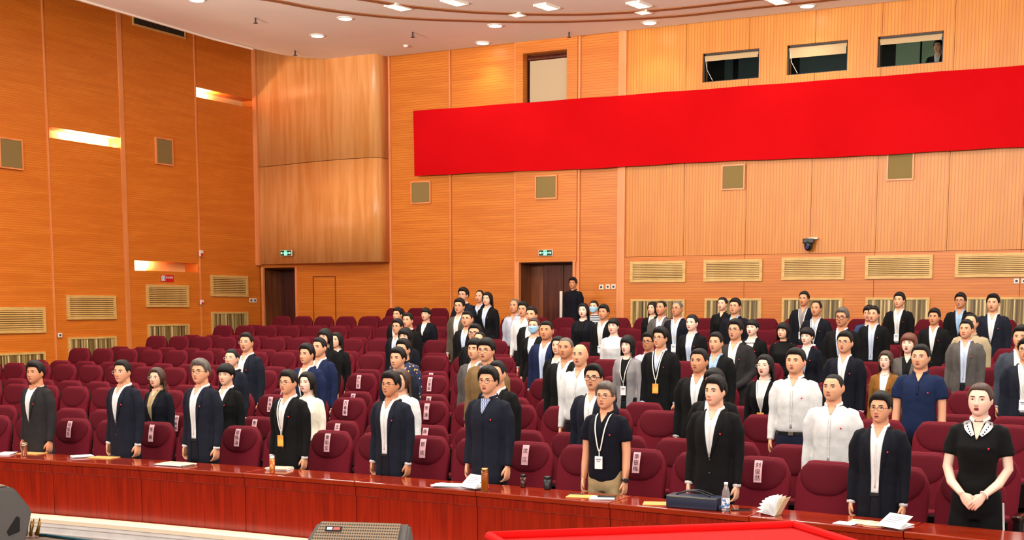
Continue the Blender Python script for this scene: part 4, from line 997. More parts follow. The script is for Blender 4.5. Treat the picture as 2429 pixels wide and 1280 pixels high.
def person(spec):
    (px, py, k, sex, var, hr, hc, gl, top, tc, ic, vs, ex, label) = spec
    pose = 'clasp' if 'H' in ex else 'down'
    x = at(px, py, 1, ROW0+DP*k-.49 if k < 15 else 23.6)[0]
    Y = rowy(k, x)-.49 if k > 0 else tcurve(x)+.60
    if 'W' in ex: Y -= .03
    if k == 15: Y = 23.75
    if k == 16: Y = YB+.75
    p = at(px, py, 1, Y-.01); x = p[0]
    fl = frise(k) if k < 15 else (frise(14) if k == 15 else zb-1.2)
    H = p[2]-fl
    s = H/{'buzz': 1.715, 'receding': 1.718, 'bald': 1.711, 'crop': 1.727, 'tied': 1.722}.get(hr, 1.735)
    wid = s*(1.0 if 'w' not in ex else 1.08)*(1 if 'n' not in ex else .90)
    root = empty('person', (x, Y, fl), 0, label, 'person', 'people standing in the hall'); root.scale = (wid*(.94 if sex == 'M' else 1.0), s*1.0, s)
    me, HM = get_body(sex, pose, (var, 0 if px < 640 else 1 if px < 1480 else 2))
    sk = {'F': 3 if 'p' in ex else 0}.get(sex, (1 if 't' not in ex else 2)) if 'l' not in ex else 0
    SKM = SKINS[sk]; link('body', me, root, [SKM, LIPR if (sex == 'F' and ('l' in ex or 'p' in ex)) else LIP])
    kind = TOPN[top]; g, bvh = garment(kind, sex, pose); tm = CL[tc]
    gname = {'J': 'suit_jacket', 'Z': 'zip_jacket', 'S': 'shirt' if sex == 'M' else 'blouse', 'T': 'short_sleeved_top', 'K': 'cardigan'}[top]
    go = link(gname, g, root, [tm])
    if top in 'JK' and ic:
        style = {'t': 't', 'f': 'shirt'}.get('t' if 'R' in ex else 'f')
        if top == 'K': style = 't'
        link('shirt', m_inner('jacket', sex, vs, style, pose), root, [CL[ic], SKM])
        if style == 'shirt':
            for sd in (-1, 1): link('shirt_cuff', m_cuff(sex, pose, sd), root, [CL[ic]])
        if top == 'J': link('lapels', m_lapels(sex, vs, pose), root, [tm])
        if vs == 'o':
            link('trouser_front', m_generic(('trouser_front', sex, pose), lambda: (patch(bvh, np.linspace(.735, .95, 6), VSH['o'], .005), [CL['trouser']], True)), root, [CL['darktrouser']])
            def belt():
                bm = bmesh.new(); y0 = chest(bvh, 0, .955, .008); box(bm, -.034, .034, y0-.004, y0+.006, .94, .965); return bm, [BLACK], False
            link('belt', m_generic(('belt', sex, pose), belt), root)
        else:
            for z in (1.075, .97):
                def btn(z=z):
                    bm = bmesh.new(); ell(bm, (.004, chest(bvh, .004, z, .006), z), (.008, .003, .008), 8, 6); return bm, [BLACK], True
                link('button', m_generic(('button', sex, pose, z), btn), root, [DKGREY])
    elif top == 'Z':
        def zipm():
            bm = bmesh.new(); collar_bm(bm, sex, .004, .012, rad=1.08); tube(bm, [(-.0+.004, chest(bvh, 0, z, .003), z) for z in np.linspace(.74, 1.43, 14)], .0045, 5); return bm, [CL['navy']], True
        link('collar_and_zip', m_generic(('collar_and_zip', sex, pose), zipm), root, [tm])
        if ic:
            def inn():
                bm = patch(bvh, np.linspace(1.33, 1.455, 8), lerpf([(1.33, .006), (1.46, .05)]), .009); collar_bm(bm, sex, .010, .028, rad=.94); return bm, [CL['white']], True
            link('shirt', m_generic(('zip_shirt', sex, pose), inn), root, [CL[ic]])
    elif top in 'ST':
        if 'R' not in ex:
            def col():
                bm = patch(bvh, np.linspace(1.385, 1.478, 10), lerpf([(1.385, .003), (1.453, .032), (1.478, .036)]), .0095, thick=.003, mi=1); collar_bm(bm, sex, .002, .034)
                tube(bm, [(0, chest(bvh, 0, z, .003), z) for z in np.linspace(1.0 if kind == 'shirt' else 1.26, 1.385, 10)], .011, 4, flat=.25)
                for z in np.linspace(1.04 if kind == 'shirt' else 1.28, 1.37, 5 if kind == 'shirt' else 3): ell(bm, (0, chest(bvh, 0, z, .006), z), (.0055, .002, .0055), 8, 5)
                return bm, [CL['white'], SKINS[0]], True
            link('collar', m_generic(('collar', kind, sex, pose), col), root, [CL[ic] if ic else tm, SKM])
            def neckm():
                return patch(bvh, np.linspace(1.375, 1.455, 6), lerpf([(1.375, .004), (1.455, .034)]), .007, thick=.003), [SKINS[0]], True
        else:
            def rb():
                bm = bmesh.new(); tube(bm, [(.062*math.sin(b), .018-.064*math.cos(b), 1.452+.016*(.5-.5*math.cos(b))) for b in np.linspace(0, 2*PI, 25)], .007, 6); return bm, [CL['white']], True
            link('neckband', m_generic(('neckband', kind, sex, pose), rb), root, [CL[ic] if ic else tm])
        if kind == 'shirt':
            def belt2():
                bm = bmesh.new(); rings(bm, [(.935, 0, .008, .166, .119), (.965, 0, .008, .166, .119)], 28, 2.3); y0 = -.115; box(bm, -.022, .022, y0-.006, y0, .934, .966, 1); return bm, [BLACK, mat('buckle_steel', (190, 180, 160), .3, .9)], False
            link('belt', m_generic(('belt2', 0), belt2), root)
    # trousers and shoes
    trm = 'khaki' if 'k' in ex else 'jeans' if 'j' in ex else 'trouser' if 'b' in ex else ('grey' if tc == 'grey' and top == 'J' else 'darktrouser')
    if 'W' in ex:
        link('wide_trousers', TROUW, root, [CL['black']])
        bm = bmesh.new(); tube(bm, [(.178, -.02, .9), (.19, -.02, .7), (.199, -.02, .45), (.208, -.0, .1)], .007, 5); obj('white_side_stripe', bm, [CL['white']], root)
    else: link('trousers', TROU, root, [CL[trm]])
    for sd in (-1, 1):
        so = link('shoe', SHOE, root); so.location = (sd*.1, -.045, 0)
    hm = {'b': HAIRB, 'n': HAIRN, 'r': HAIRR, 'g': HAIRG, 's': STUB}[hc]
    if hr != 'bald':
        ho = link('hair', hair_mesh(hr), root, [hm]); ho.matrix_local = HM
    if gl:
        go2 = link('glasses', glasses_mesh(1 if gl == 2 else 0), root, [BLACK if gl != 3 else mat('clear_frame', (214, 204, 190), .2)]); go2.matrix_local = HM
    if 'm' in ex:
        mo = link('face_mask', mask_mesh(), root); mo.matrix_local = HM
    if 'P' in ex:
        zz = 1.28; xx = .092 if sex == 'M' else .082; po = link('lapel_pin', PIN, root); y = chest(bvh, xx, zz, .012 if top in 'ST' else .017)
        po.location = (xx, y, zz); po.rotation_euler = (PI/2, 0, .35)
    if 'L' in ex or 'O' in ex:
        ze = 1.14 if 'O' not in ex or top == 'J' else 1.14
        if sex == 'F': ze = 1.16
        link('lanyard', lanyard_mesh(kind, sex, pose, ze), root)
        y = chest(bvh, 0, ze-.1, .03)
        bm = bbox(-.038, .038, y-.004, y, ze-.155, ze-.045, .003, 1)
        if 'O' in ex:
            OM = MATS.get('badge_orange')
            if OM is None:
                OM = mat('badge_orange', (240, 150, 50), .5); noise_col(OM, (246, 196, 80), (236, 96, 44), (1, 1, 9), 1.4, 1)
            b0 = obj('name_badge', bm, [OM], root)
        else:
            b0 = obj('name_badge', bm, [PAPER], root)
            bm = bmesh.new(); box(bm, -.026, .026, y-.0065, y-.004, ze-.075, ze-.066); box(bm, -.018, .018, y-.0065, y-.004, ze-.09, ze-.084); obj('printed_lines', bm, [mat('print_grey', (120, 120, 130), .7)], b0)
    if 'B' in ex:
        bm = bmesh.new(); y = chest(bvh, 0, 1.40, .02)
        for s2 in (-1, 1): ell(bm, (s2*.04, y, 1.41), (.035, .014, .02), 12, 8); ell(bm, (s2*.022, y+.004, 1.35), (.016, .008, .045), 10, 8)
        ell(bm, (0, y-.01, 1.405), (.014, .014, .016), 10, 8); obj('neck_bow', bm, [CL['white']], root, True)
    if 'C' in ex:  # patterned white collar
        bm = bmesh.new(); collar_bm(bm, sex, .006, .02, rad=1.05)
        for s2 in (-1, 1):
            L = []
            for t_ in np.linspace(0, 1, 8):
                z = 1.372+.095*t_; xi = .016+.040*t_; wd = .052*math.sin(PI*min(1, .12+t_*.62)); L.append([bm.verts.new((s2*(xi+wd*u), chest(bvh, s2*(xi+wd*u), z-.012*u, .016), z-.012*u)) for u in (0, .5, 1)])
            for a_, b2_ in zip(L, L[1:]):
                for q in (0, 1): bm.faces.new((a_[q], a_[q+1], b2_[q+1], b2_[q]))
        c_ = obj('white_collar', bm, [CL['white']], root, True)
        bm = bmesh.new()
        for s2 in (-1, 1):
            for q in range(5): xx_ = s2*(.040+.009*q); zz_ = 1.375+.016*q; ell(bm, (xx_, chest(bvh, xx_, zz_, .018), zz_), (.005, .004, .006), 6, 5)
        obj('collar_beading', bm, [BLACK], c_)
        bm = bmesh.new(); P = arm_path('F', 'clasp', 1)
        d = (P[-1]-P[-2]).normalized(); c0 = P[-1]-d*.01; a = d.cross(Vector((0, 0, 1))).normalized(); b = a.cross(d)
        tube(bm, [c0+a*math.cos(t)*.03+b*math.sin(t)*.03 for t in np.linspace(0, 2*PI, 17)], .005, 6, ref=tuple(d)); obj('white_bracelet', bm, [WHITE], root, True)
        v_ = patch(bvh, np.linspace(1.34, 1.455, 8), lerpf([(1.34, .004), (1.455, .04)]), .008, thick=.003)
        obj('neck_opening', v_, [SKINS[3]], root, True)
    if 'A' in ex:  # wrist watch on left wrist
        bm = bmesh.new(); P = arm_path('M', 'down', 1); c0 = P[-1]+Vector((0, 0, .012)); tube(bm, [c0+Vector((math.cos(t)*.03, math.sin(t)*.03, 0)) for t in np.linspace(0, 2*PI, 17)], .009, 6, ref=(0, 0, 1)); merge(bm, bbox(c0.x+.008, c0.x+.040, c0.y-.045, c0.y-.028, c0.z-.02, c0.z+.02, .005, 1)); obj('wrist_watch', bm, [BLACK], root)
    return root
# (px, py_top, row, sex, head variant, hair, hair colour, glasses, top, top colour, inner colour, V shape, extras, label)
PE = [
 (82, 855, 0, 'M', 1, 'side', 'b', 0, 'J', 'charcoal', 'white', 'c', 'RPjt', 'man in charcoal blazer over white crewneck, leftmost of the front row'),
 (289, 853, 0, 'M', 3, 'crop', 'b', 3, 'J', 'navy', 'white', 'c', 'P', 'man with cropped hair and clear glasses in navy suit, second from left in front row'),
 (371, 870, 1, 'F', 1, 'wavy', 'n', 3, 'J', 'deepnavy', 'khaki', 'c', '', 'woman with long wavy dark hair and round glasses behind the front row'),
 (474, 850, 0, 'M', 1, 'side', 'g', 1, 'J', 'navy', 'white', 'o', 'P', 'man with greying hair and glasses in open navy suit, untucked white shirt, front row'),
 (535, 861, 1, 'F', 3, 'bowl', 'b', 0, 'J', 'black', 'white', 'c', 'P', 'woman with short bowl haircut in black suit and white collar'),
 (549, 827, 2, 'F', 1, 'tied', 'b', 3, 'J', 'navy', 'white', 'c', 'P', 'woman with tied hair and glasses in navy behind the bowl-haired woman'),
 (584, 788, 3, 'M', 0, 'crop', 'b', 3, 'J', 'navy', 'white', 'o', 'P', 'man in navy jacket standing alone farthest back on the left side'),
 (683, 876, 0, 'M', 1, 'short', 'b', 1, 'J', 'black', 'white', 'c', 'PO', 'man in black suit with glasses and orange badge, fourth from left in front row'),
 (728, 879, 1, 'F', 3, 'long', 'b', 0, 'S', 'cream', None, 'c', 'Rp', 'woman with long black hair in cream blouse behind the orange badge man'),
 (727, 813, 2, 'M', 3, 'short', 'b', 0, 'J', 'blue', 'white', 'c', '', 'man in bright navy suit directly above the cream blouse woman'),
 (757, 800, 3, 'M', 1, 'crop', 'b', 0, 'J', 'blue', 'white', 'c', 'P', 'man in navy suit half hidden behind the shoulder of another'),
 (771, 777, 4, 'F', 1, 'longbang', 'b', 0, 'J', 'black', 'speckle', 'c', 'P', 'woman with bangs and speckled blouse under black jacket'),
 (798, 786, 5, 'F', 1, 'long', 'b', 0, 'J', 'black', 'white', 'c', '', 'woman in black mostly hidden behind the speckled blouse woman'),
 (926, 879, 0, 'M', 1, 'side', 'b', 1, 'J', 'navy', 'white', 'o', 'Pt', 'man with side-parted hair and glasses in open navy suit, centre-left front row'),
 (951, 872, 1, 'F', 0, 'long', 'n', 0, 'S', 'white', None, 'c', 'R', 'woman in white blouse mostly hidden behind the centre-left front man'),
 (943, 822, 2, 'M', 3, 'short', 'b', 0, 'J', 'navy', 'ltblue', 'c', 'w', 'broad-faced man in navy suit above the hidden white blouse woman'),
 (956, 802, 3, 'M', 1, 'short', 'b', 1, 'S', 'bloom', 'black', 'c', '', 'person in yellow and navy patterned shirt with glasses'),
 (961, 775, 5, 'F', 3, 'bobbang', 'b', 0, 'J', 'deepnavy', 'white', 's', '', 'woman with dark fringe above the patterned shirt'),
 (943, 755, 6, 'M', 1, 'short', 'b', 1, 'J', 'deepnavy', 'ltblue', 'c', 'P', 'man with glasses, navy suit and pale blue shirt in the left column'),
 (967, 741, 7, 'M', 0, 'crop', 'b', 0, 'J', 'black', 'white', 'c', '', 'man with cropped hair and dark suit right of the topmost man in left column'),
 (943, 728, 8, 'M', 3, 'short', 'b', 0, 'J', 'black', 'white', 'c', '', 'topmost man of the left column in black'),
 (1010, 728, 9, 'F', 0, 'tiedbang', 'b', 0, 'K', 'deepnavy', 'cream', 's', '', 'woman with fringe and navy cardigan standing alone by the last seats'),
 (1090, 706, 8, 'M', 0, 'short', 'b', 1, 'J', 'browngrey', 'white', 'o', '', 'man in brown-grey suit with white shirt below the topmost glasses man'),
 (1099, 681, 10, 'M', 1, 'side', 'b', 1, 'J', 'navy', 'white', 'c', '', 'topmost man with glasses in navy suit before the orange wall'),
 (1138, 688, 11, 'M', 0, 'receding', 'b', 0, 'J', 'deepnavy', 'ltblue', 'c', '', 'man in dark suit left of the tall long-haired woman at the back'),
 (1156, 691, 10, 'F', 3, 'long', 'b', 0, 'J', 'black', 'ltblue', 'c', 'P', 'woman with long black hair in black suit at the back by the doorway side'),
 (1108, 736, 7, 'M', 2, 'spiky', 'b', 1, 'J', 'black', 'ltblue', 'c', 'w', 'heavy man with glasses in black suit and blue shirt, centre column'),
 (1127, 767, 5, 'M', 2, 'short', 'b', 2, 'J', 'black', 'greyshirt', 'c', 'w', 'man with round glasses in black below the heavy man'),
 (1138, 787, 4, 'M', 0, 'receding', 'b', 0, 'J', 'black', 'white', 'c', '', 'balding man almost hidden in the centre column'),
 (1127, 801, 3, 'M', 1, 'fringe', 'b', 0, 'J', 'grey', 'white', 'c', '', 'man in grey suit with fringe beside the olive jacket man'),
 (1153, 800, 2, 'M', 0, 'fringe', 'b', 1, 'Z', 'olive', 'greyshirt', 'c', 'w', 'man with glasses in olive-brown jacket'),
 (1179, 855, 1, 'M', 1, 'crop', 'b', 0, 'J', 'black', 'white', 'c', '', 'man in black suit half hidden behind the navy zip jacket man'),
 (1158, 867, 0, 'M', 0, 'side', 'b', 1, 'Z', 'navy', 'plaid', 'c', 'P', 'man with glasses in navy zip jacket over plaid shirt, front row'),
 (1221, 709, 9, 'M', 1, 'receding', 'g', 0, 'S', 'bluegrey', None, 'c', 't', 'balding man in grey-blue shirt, left of the rear doorway'),
 (1241, 714, 8, 'M', 0, 'short', 'b', 1, 'S', 'white', None, 'c', '', 'man in white shirt in front of the rear doorway'),
 (1261, 726, 7, 'M', 0, 'crop', 'b', 0, 'J', 'black', 'white', 'c', '', 'man in black suit just above the masked woman in black'),
 (1267, 753, 6, 'F', 0, 'tied', 'n', 0, 'J', 'black', 'white', 'c', 'mR', 'woman wearing blue face mask and black suit over white tee'),
 (1296, 761, 5, 'M', 2, 'crop', 'b', 0, 'J', 'blue', 'ltblue', 'o', 'wt', 'broad man in royal navy suit and pale blue shirt, centre'),
 (1324, 795, 4, 'F', 3, 'long', 'b', 0, 'J', 'black', 'white', 'c', '', 'woman in black half hidden behind the greying man in open black jacket'),
 (1342, 800, 3, 'M', 0, 'buzz', 'g', 0, 'J', 'black', 'white', 'o', 'wt', 'man with short greying hair in open black jacket, centre'),
 (1376, 816, 2, 'M', 0, 'bald', 's', 0, 'S', 'white', None, 'c', '', 'bald man in white shirt'),
 (1409, 861, 1, 'M', 0, 'quiff', 'b', 2, 'J', 'navy', 'white', 'o', '', 'man with bold black glasses and navy suit behind the dark polo man'),
 (1437, 904, 0, 'M', 1, 'side', 'g', 1, 'T', 'polo', None, 'c', 'LPkA', 'man in black polo and khaki trousers with white badge, front row'),
 (1359, 657, 15, 'M', 0, 'side', 'b', 0, 'Z', 'deepnavy', None, 'c', 't', 'man in dark high-collared jacket standing in the rear doorway'),
 (1384, 717, 9, 'F', 0, 'long', 'b', 0, 'K', 'deepnavy', 'black', 'c', 'p', 'woman with long hair and navy cardigan right of the rear doorway'),
 (1409, 712, 10, 'F', 0, 'tied', 'b', 0, 'S', 'striped', None, 'c', 'mR', 'woman wearing blue face mask and striped top'),
 (1432, 721, 8, 'M', 1, 'short', 'b', 0, 'J', 'black', 'white', 'o', 'Lt', 'man in black suit with lanyard right of the masked striped-top woman'),
 (1455, 752, 7, 'F', 3, 'tiedbang', 'b', 0, 'S', 'white', None, 'c', 'Rp', 'woman with dark fringe in white blouse'),
 (1489, 793, 4, 'F', 0, 'bobbang', 'b', 0, 'K', 'lgrey', 'black', 'o', 'Lpn', 'woman with bob in grey cardigan with lanyard'),
 (1539, 786, 5, 'M', 0, 'short', 'b', 2, 'S', 'bluegrey', None, 'c', 't', 'man with dark round glasses in pale shirt behind tall lanyard man'),
 (1567, 774, 4, 'M', 3, 'side', 'b', 1, 'J', 'black', 'ltblue', 's', 'OP', 'tall man in black suit with lanyard and orange badge, centre right'),
 (1548, 714, 10, 'F', 3, 'long', 'b', 0, 'J', 'black', 'white', 's', '', 'woman with long black hair before the first low grille'),
 (1569, 713, 9, 'M', 1, 'buzz', 'b', 0, 'J', 'grey', 'ltblue', 'c', 't', 'man with buzz cut in grey suit before the first low grille'),
 (1607, 714, 8, 'M', 1, 'buzz', 'g', 1, 'J', 'deepnavy', 'ltblue', 'o', 'Lt', 'man with short grey hair, glasses and lanyard at the back'),
 (1642, 745, 7, 'F', 3, 'tied', 'b', 0, 'J', 'black', 'ltblue', 'o', 'Pp', 'woman with tied hair in black suit and pale blue shirt'),
 (1699, 787, 4, 'M', 0, 'crop', 'b', 0, 'J', 'black', 'shblue', 'c', '', 'man with black jacket and blue shirt left of the tall grey suit'),
 (1714, 704, 10, 'F', 0, 'tied', 'b', 0, 'S', 'black', None, 'c', '', 'woman with tied hair in black shirt before the second low grille'),
 (1744, 706, 9, 'M', 2, 'short', 'b', 1, 'J', 'deepnavy', 'shblue', 'c', '', 'man with glasses in dark navy beside the black shirt woman at the back'),
 (1745, 755, 5, 'M', 0, 'short', 'b', 1, 'J', 'charcoal', 'white', 'o', 'HP', 'tall man in charcoal suit with clasped hands'),
 (1785, 755, 7, 'F', 0, 'tiedbang', 'b', 0, 'J', 'black', 'white', 'c', 'BPp', 'woman in black suit with a white neck bow'),
 (1859, 763, 7, 'F', 1, 'bobbang', 'b', 0, 'S', 'black', None, 'c', 'RP', 'woman with bob in plain black top'),
 (1815, 838, 3, 'F', 0, 'long', 'b', 3, 'J', 'black', 'white', 'c', 'Op', 'woman with red lips, glasses and lanyard in black suit'),
 (1659, 826, 2, 'M', 0, 'crop', 'b', 0, 'J', 'black', 'white', 'c', 'wt', 'man in black coat over white shirt behind front man in black suit'),
 (1694, 872, 1, 'M', 0, 'fringe', 'b', 0, 'J', 'black', 'white', 'c', '', 'man almost hidden behind the black-suited front row man'),
 (1697, 888, 0, 'M', 3, 'short', 'b', 0, 'J', 'black', 'white', 'c', 'Pl', 'man with pale face in closed black suit, front row beside the water bottle'),
 (1908, 690, 10, 'M', 0, 'crop', 'b', 0, 'J', 'deepnavy', 'greyshirt', 'o', 'Lt', 'man in dark jacket and grey shirt with lanyard before the third low grille'),
 (1937, 713, 9, 'M', 0, 'receding', 'b', 0, 'J', 'deepnavy', 'bluegrey', 'c', 'PLt', 'man with receding hair, blue-grey shirt and navy suit at the back'),
 (1998, 728, 7, 'M', 0, 'short', 'g', 2, 'J', 'black', 'ltblue', 'c', 't', 'man with dark square glasses in dark suit at the back right'),
 (1915, 775, 6, 'F', 3, 'bowl', 'b', 0, 'J', 'deepnavy', 'ltblue', 'c', 'Pp', 'woman with short layered hair, navy suit and pale blue shirt'),
 (2062, 723, 9, 'M', 0, 'fringe', 'b', 0, 'K', 'sweater', 'white', 's', '', 'person in blue cardigan mostly hidden behind a dark suited man'),
 (2073, 725, 8, 'M', 0, 'crop', 'b', 0, 'J', 'black', 'ltblue', 'o', 'P', 'man in black suit and pale blue shirt hiding the blue cardigan'),
 (2005, 784, 4, 'M', 2, 'short', 'b', 1, 'J', 'deepnavy', 'white', 'c', 'P', 'heavy man with glasses, chin raised, white collar over dark suit'),
 (1888, 824, 2, 'M', 2, 'short', 'b', 0, 'S', 'white', None, 'c', 'Pbw', 'man in white shirt with chin raised, navy trousers, third row'),
 (1978, 887, 1, 'M', 1, 'buzz', 'b', 0, 'S', 'white', None, 'c', 'Pbw', 'man in white shirt with black belt behind the right front row suit'),
 (2102, 829, 4, 'F', 0, 'bob', 'n', 3, 'J', 'camel', 'white', 'c', 'RPpn', 'woman with bob and glasses in camel brown jacket'),
 (2090, 927, 0, 'M', 0, 'short', 'b', 1, 'J', 'deepnavy', 'white', 'o', 'P', 'man with glasses in navy suit, front row beside the cream booklets'),
 (2134, 692, 10, 'M', 1, 'short', 'b', 0, 'J', 'black', 'white', 'o', 'PL', 'man in black suit, topmost before the fourth low grille'),
 (2217, 730, 8, 'M', 0, 'short', 'b', 0, 'J', 'black', 'white', 'c', 'Pt', 'man in black suit with tanned lined face, behind and right of the auburn haired woman'),
 (2279, 693, 10, 'M', 0, 'short', 'b', 1, 'J', 'black', 'shblue', 'c', 't', 'man with glasses in black suit and mid-blue shirt at back right'),
 (2357, 695, 9, 'M', 0, 'quiff', 'b', 0, 'J', 'navy', 'white', 'c', 'P', 'man with swept-up hair in navy suit at the far right back'),
 (2304, 744, 7, 'M', 0, 'receding', 'b', 0, 'S', 'beige', None, 'c', 'w', 'man in beige jacket mostly hidden behind the grey suit'),
 (2293, 757, 6, 'M', 1, 'crop', 'b', 0, 'J', 'grey', 'ltblue', 'o', 'P', 'man with cropped hair in mid-grey suit and pale blue shirt'),
 (2157, 787, 5, 'F', 0, 'longbang', 'r', 0, 'J', 'grey', 'black', 'c', 'p', 'woman with auburn hair and fringe in grey jacket'),
 (2185, 816, 3, 'M', 0, 'crop', 'b', 3, 'T', 'navypolo', None, 'c', 'Pw', 'man with glasses in navy polo shirt'),
 (2424, 770, 5, 'M', 0, 'short', 'b', 0, 'J', 'slate', 'white', 'o', 'w', 'man in slate suit at the right photo edge, upper one'),
 (2437, 800, 4, 'M', 0, 'short', 'b', 1, 'J', 'navy', 'white', 'o', 'Lw', 'man in navy suit with glasses cut by the right photo edge, lower one'),
 (2327, 907, 0, 'F', 0, 'tied', 'n', 0, 'T', 'black', None, 'c', 'HCWPRp', 'woman in black dress with white collar and clasped hands, rightmost in front'),
 (2226, 94, 16, 'M', 1, 'short', 'b', 0, 'J', 'black', 'white', 'c', '', 'man in black suit seen through the right control room window'),
]
for s in PE: person(s)
# ================================================================== place chairs
cnt = {}
for (k, n) in sorted(chairs):
    x, y = chairs[(k, n)]; cnt[k] = cnt.get(k, 0)+1
    slope = {0: .0125, 1: .006}.get(k, 0)*2*(x+6.4)
    t = empty('theatre_seat', (x, y-.13, frise(k)), -math.atan(slope), 'maroon theatre seat, %s row from the table, %s seat from the left' % (ordw[k], ordw[min(cnt[k]-1, 29)]), 'seat', 'maroon theatre seats')
    for nm, me in CH.items(): link(nm, me, t)
# name strips
NAMES = [(187, 0, '冯旭东'), (375, 0, '张峰'), (574, 0, '邵韩滨'), (783, 0, '黄明文'), (1010, 0, '郭欣'), (1253, 0, '沈江'), (1522, 0, '李银梅'), (1808, 0, '刘俊然'),
         (418, 1, '邓丽娟'), (603, 1, '金'), (795, 1, '王'), (1003, 1, '陈'), (629, 2, '赵海军'), (812, 2, '万春菊'), (1008, 2, '宋涛'), (649, 3, '朱'), (818, 3, '武'), (1003, 3, '李'), (833, 4, '孙乃军'), (1003, 4, '沈建国'), (832, 5, '周'), (1000, 5, '何')]
dest = []
for i, (px, k, s) in enumerate(NAMES):
    xx = at(px, 980, 1, rowy(k, -6) if k > 1 else rowy(k, at(px, 1000, 1, 10.2)[0]))[0]
    n = min((abs(seatx(n_)-xx), n_) for (k_, n_) in chairs if k_ == k)[1]; x, y = chairs[(k, n)]
    t = empty('paper_name_strip', (x, y-.13, frise(k)+.875), 0, 'pink paper name strip on the headrest, %s row, %s labelled seat from the left' % (ordw[k], ordw[sum(1 for q in NAMES if q[1] == k and q[0] < px)]), 'paper label', 'pink paper name strips')
    yf = .15*(.515)/.715-.070
    L = []; bm = bmesh.new(); rr = random.Random(i); tl = rr.uniform(-.03, .03)
    for z, yy in ((.0, -.010), (.04, -.007), (.08, -.001), (.12, .008), (.155, .018), (.178, .028)):
        L.append([bm.verts.new((xx_+tl*z, yf+yy+z*.0, z)) for xx_ in (-.033, .033)]+[bm.verts.new((xx_+tl*z, yf+yy-.002, z)) for xx_ in (.033, -.033)])
    for a, b in zip(L, L[1:]):
        for q in range(4): bm.faces.new((a[q], a[(q+1) % 4], b[(q+1) % 4], b[q]))
    bm.faces.new(L[0]); bm.faces.new(L[-1]); obj('paper_strip', bm, PINK, t)
    gap = .052 if len(s) == 3 else .08 if len(s) == 2 else 0
    for q, ch in enumerate(s):
        me = text_mesh(ch, .048, 'character'); o = link('character', me, t); z = .088+gap*((len(s)-1)/2-q) if len(s) > 1 else .14
        yy = float(np.interp(z, [0, .04, .08, .12, .155], [-.010, -.007, -.001, .008, .018])); o.location = (tl*z, yf+yy-.004, z); o.rotation_euler = (PI/2-(.10 if z < .12 else .3), 0, 0); o.location.y -= .0015
# ================================================================== TABLE
jts = [-14.42, -13.31, -12.20, -11.09, -9.98, -8.87, -7.62, -6.37, -5.12, -3.87, -2.70, -1.56, -.40, .80]
TD = .42
for i, (a, b) in enumerate(zip(jts, jts[1:])):
    ya, yb = tcurve(a), tcurve(b); cx = (a+b)/2; ang = math.atan2(yb-ya, b-a); ln = math.hypot(b-a, yb-ya)/2-.003
    t = empty('front_table', (cx, (ya+yb)/2, 0), ang, 'red cherry wood table unit, %s from the left end of the front table row' % ordw[i], 'table', 'cherry wood front tables')
    obj('tabletop', bbox(-ln, ln, -.03, TD, .715, .76, .008, 2), CHERRY_T, t, False)
    obj('apron', bbox(-ln, ln, -.012, .03, .63, .714, .004, 1), CHERRY, t)
    obj('front_panel', bbox(-ln, ln, .0, .02, .02, .63, .003, 1), CHERRY, t)
    for s in (-1, 1): obj('side_panel', bbox(s*(ln-.02)-.012, s*(ln-.02)+.012, .021, TD-.04, .0, .714, .003, 1), CHERRY, t)
    obj('inner_shelf', bbox(-ln+.033, ln-.033, .031, TD-.1, .52, .54, .003, 1), CHERRY, t)
TZ = .761
def tpos(px, py): p = at(px, py, 2, TZ); return (p[0], p[1], TZ)
def flat_paper(name, pos, rz, w_, d_, M, th, label, cat, group=None, sheets=1, off=.0, pr=None):
    t = empty(name, pos, rz, label, cat, group); rr = random.Random(pos[0])
    for i in range(sheets):
        bm = bbox(-w_/2, w_/2, -d_/2, d_/2, i*th, (i+1)*th-.0004, min(.001, th*.3), 1, 0, Matrix.Translation((rr.uniform(-off, off), rr.uniform(-off, off), 0)) @ Matrix.Rotation(rr.uniform(-1, 1)*off*6, 4, 'Z'))
        obj('sheet' if sheets > 1 else 'cover', bm, M if i == sheets-1 else PAPER, t)
    if pr:
        bm = bmesh.new(); z = sheets*th
        for j in range(pr): box(bm, -w_*.35, w_*.35*rr.uniform(.3, 1), d_*.3-j*d_*.12, d_*.33-j*d_*.12, z, z+.0006)
        obj('printed_lines', bm, mat('print_grey', (120, 120, 130), .7), t)
    return t
def pen(pos, rz, label, M=BLACK):
    t = empty('pen', pos, rz, label, 'pen', 'pens'); bm = bmesh.new(); tube(bm, [(-.065, 0, .005), (.05, 0, .005), (.065, 0, .005)], [.0045, .0045, .0015], 8, ref=(0, 0, 1)); obj('barrel', bm, M, t)
    bm = bmesh.new(); box(bm, -.065, -.03, -.0012, .0012, .0095, .0115); obj('clip', bm, DKGREY, t)
flat_paper('booklet', tpos(14, 1076), .5, .15, .21, PAPER, .006, 'white booklet at the far left end of the table', 'booklet', sheets=2, off=.01)
flat_paper('kraft_folder', tpos(76, 1075), .1, .26, .19, KRAFT, .005, 'kraft folder beside the steel cup', 'folder', 'kraft folders')
flat_paper('booklet', tpos(196, 1083), -.5, .15, .21, PAPER, .008, 'white booklet beside the kraft folder with a pen', 'booklet', sheets=2, off=.012, pr=4)
flat_paper('kraft_folder', tpos(246, 1085), .15, .28, .18, KRAFT, .006, 'kraft folder with a pen lying on it, second from left man', 'folder', 'kraft folders')
p = tpos(275, 1082); pen((p[0], p[1], TZ+.007), 1.0, 'dark pen on kraft folder at the left')
flat_paper('document_stack', tpos(418, 1102), .1, .34, .2, IVORY, .006, 'stack of ivory and white documents before the greying man', 'documents', sheets=3, off=.02, pr=3)
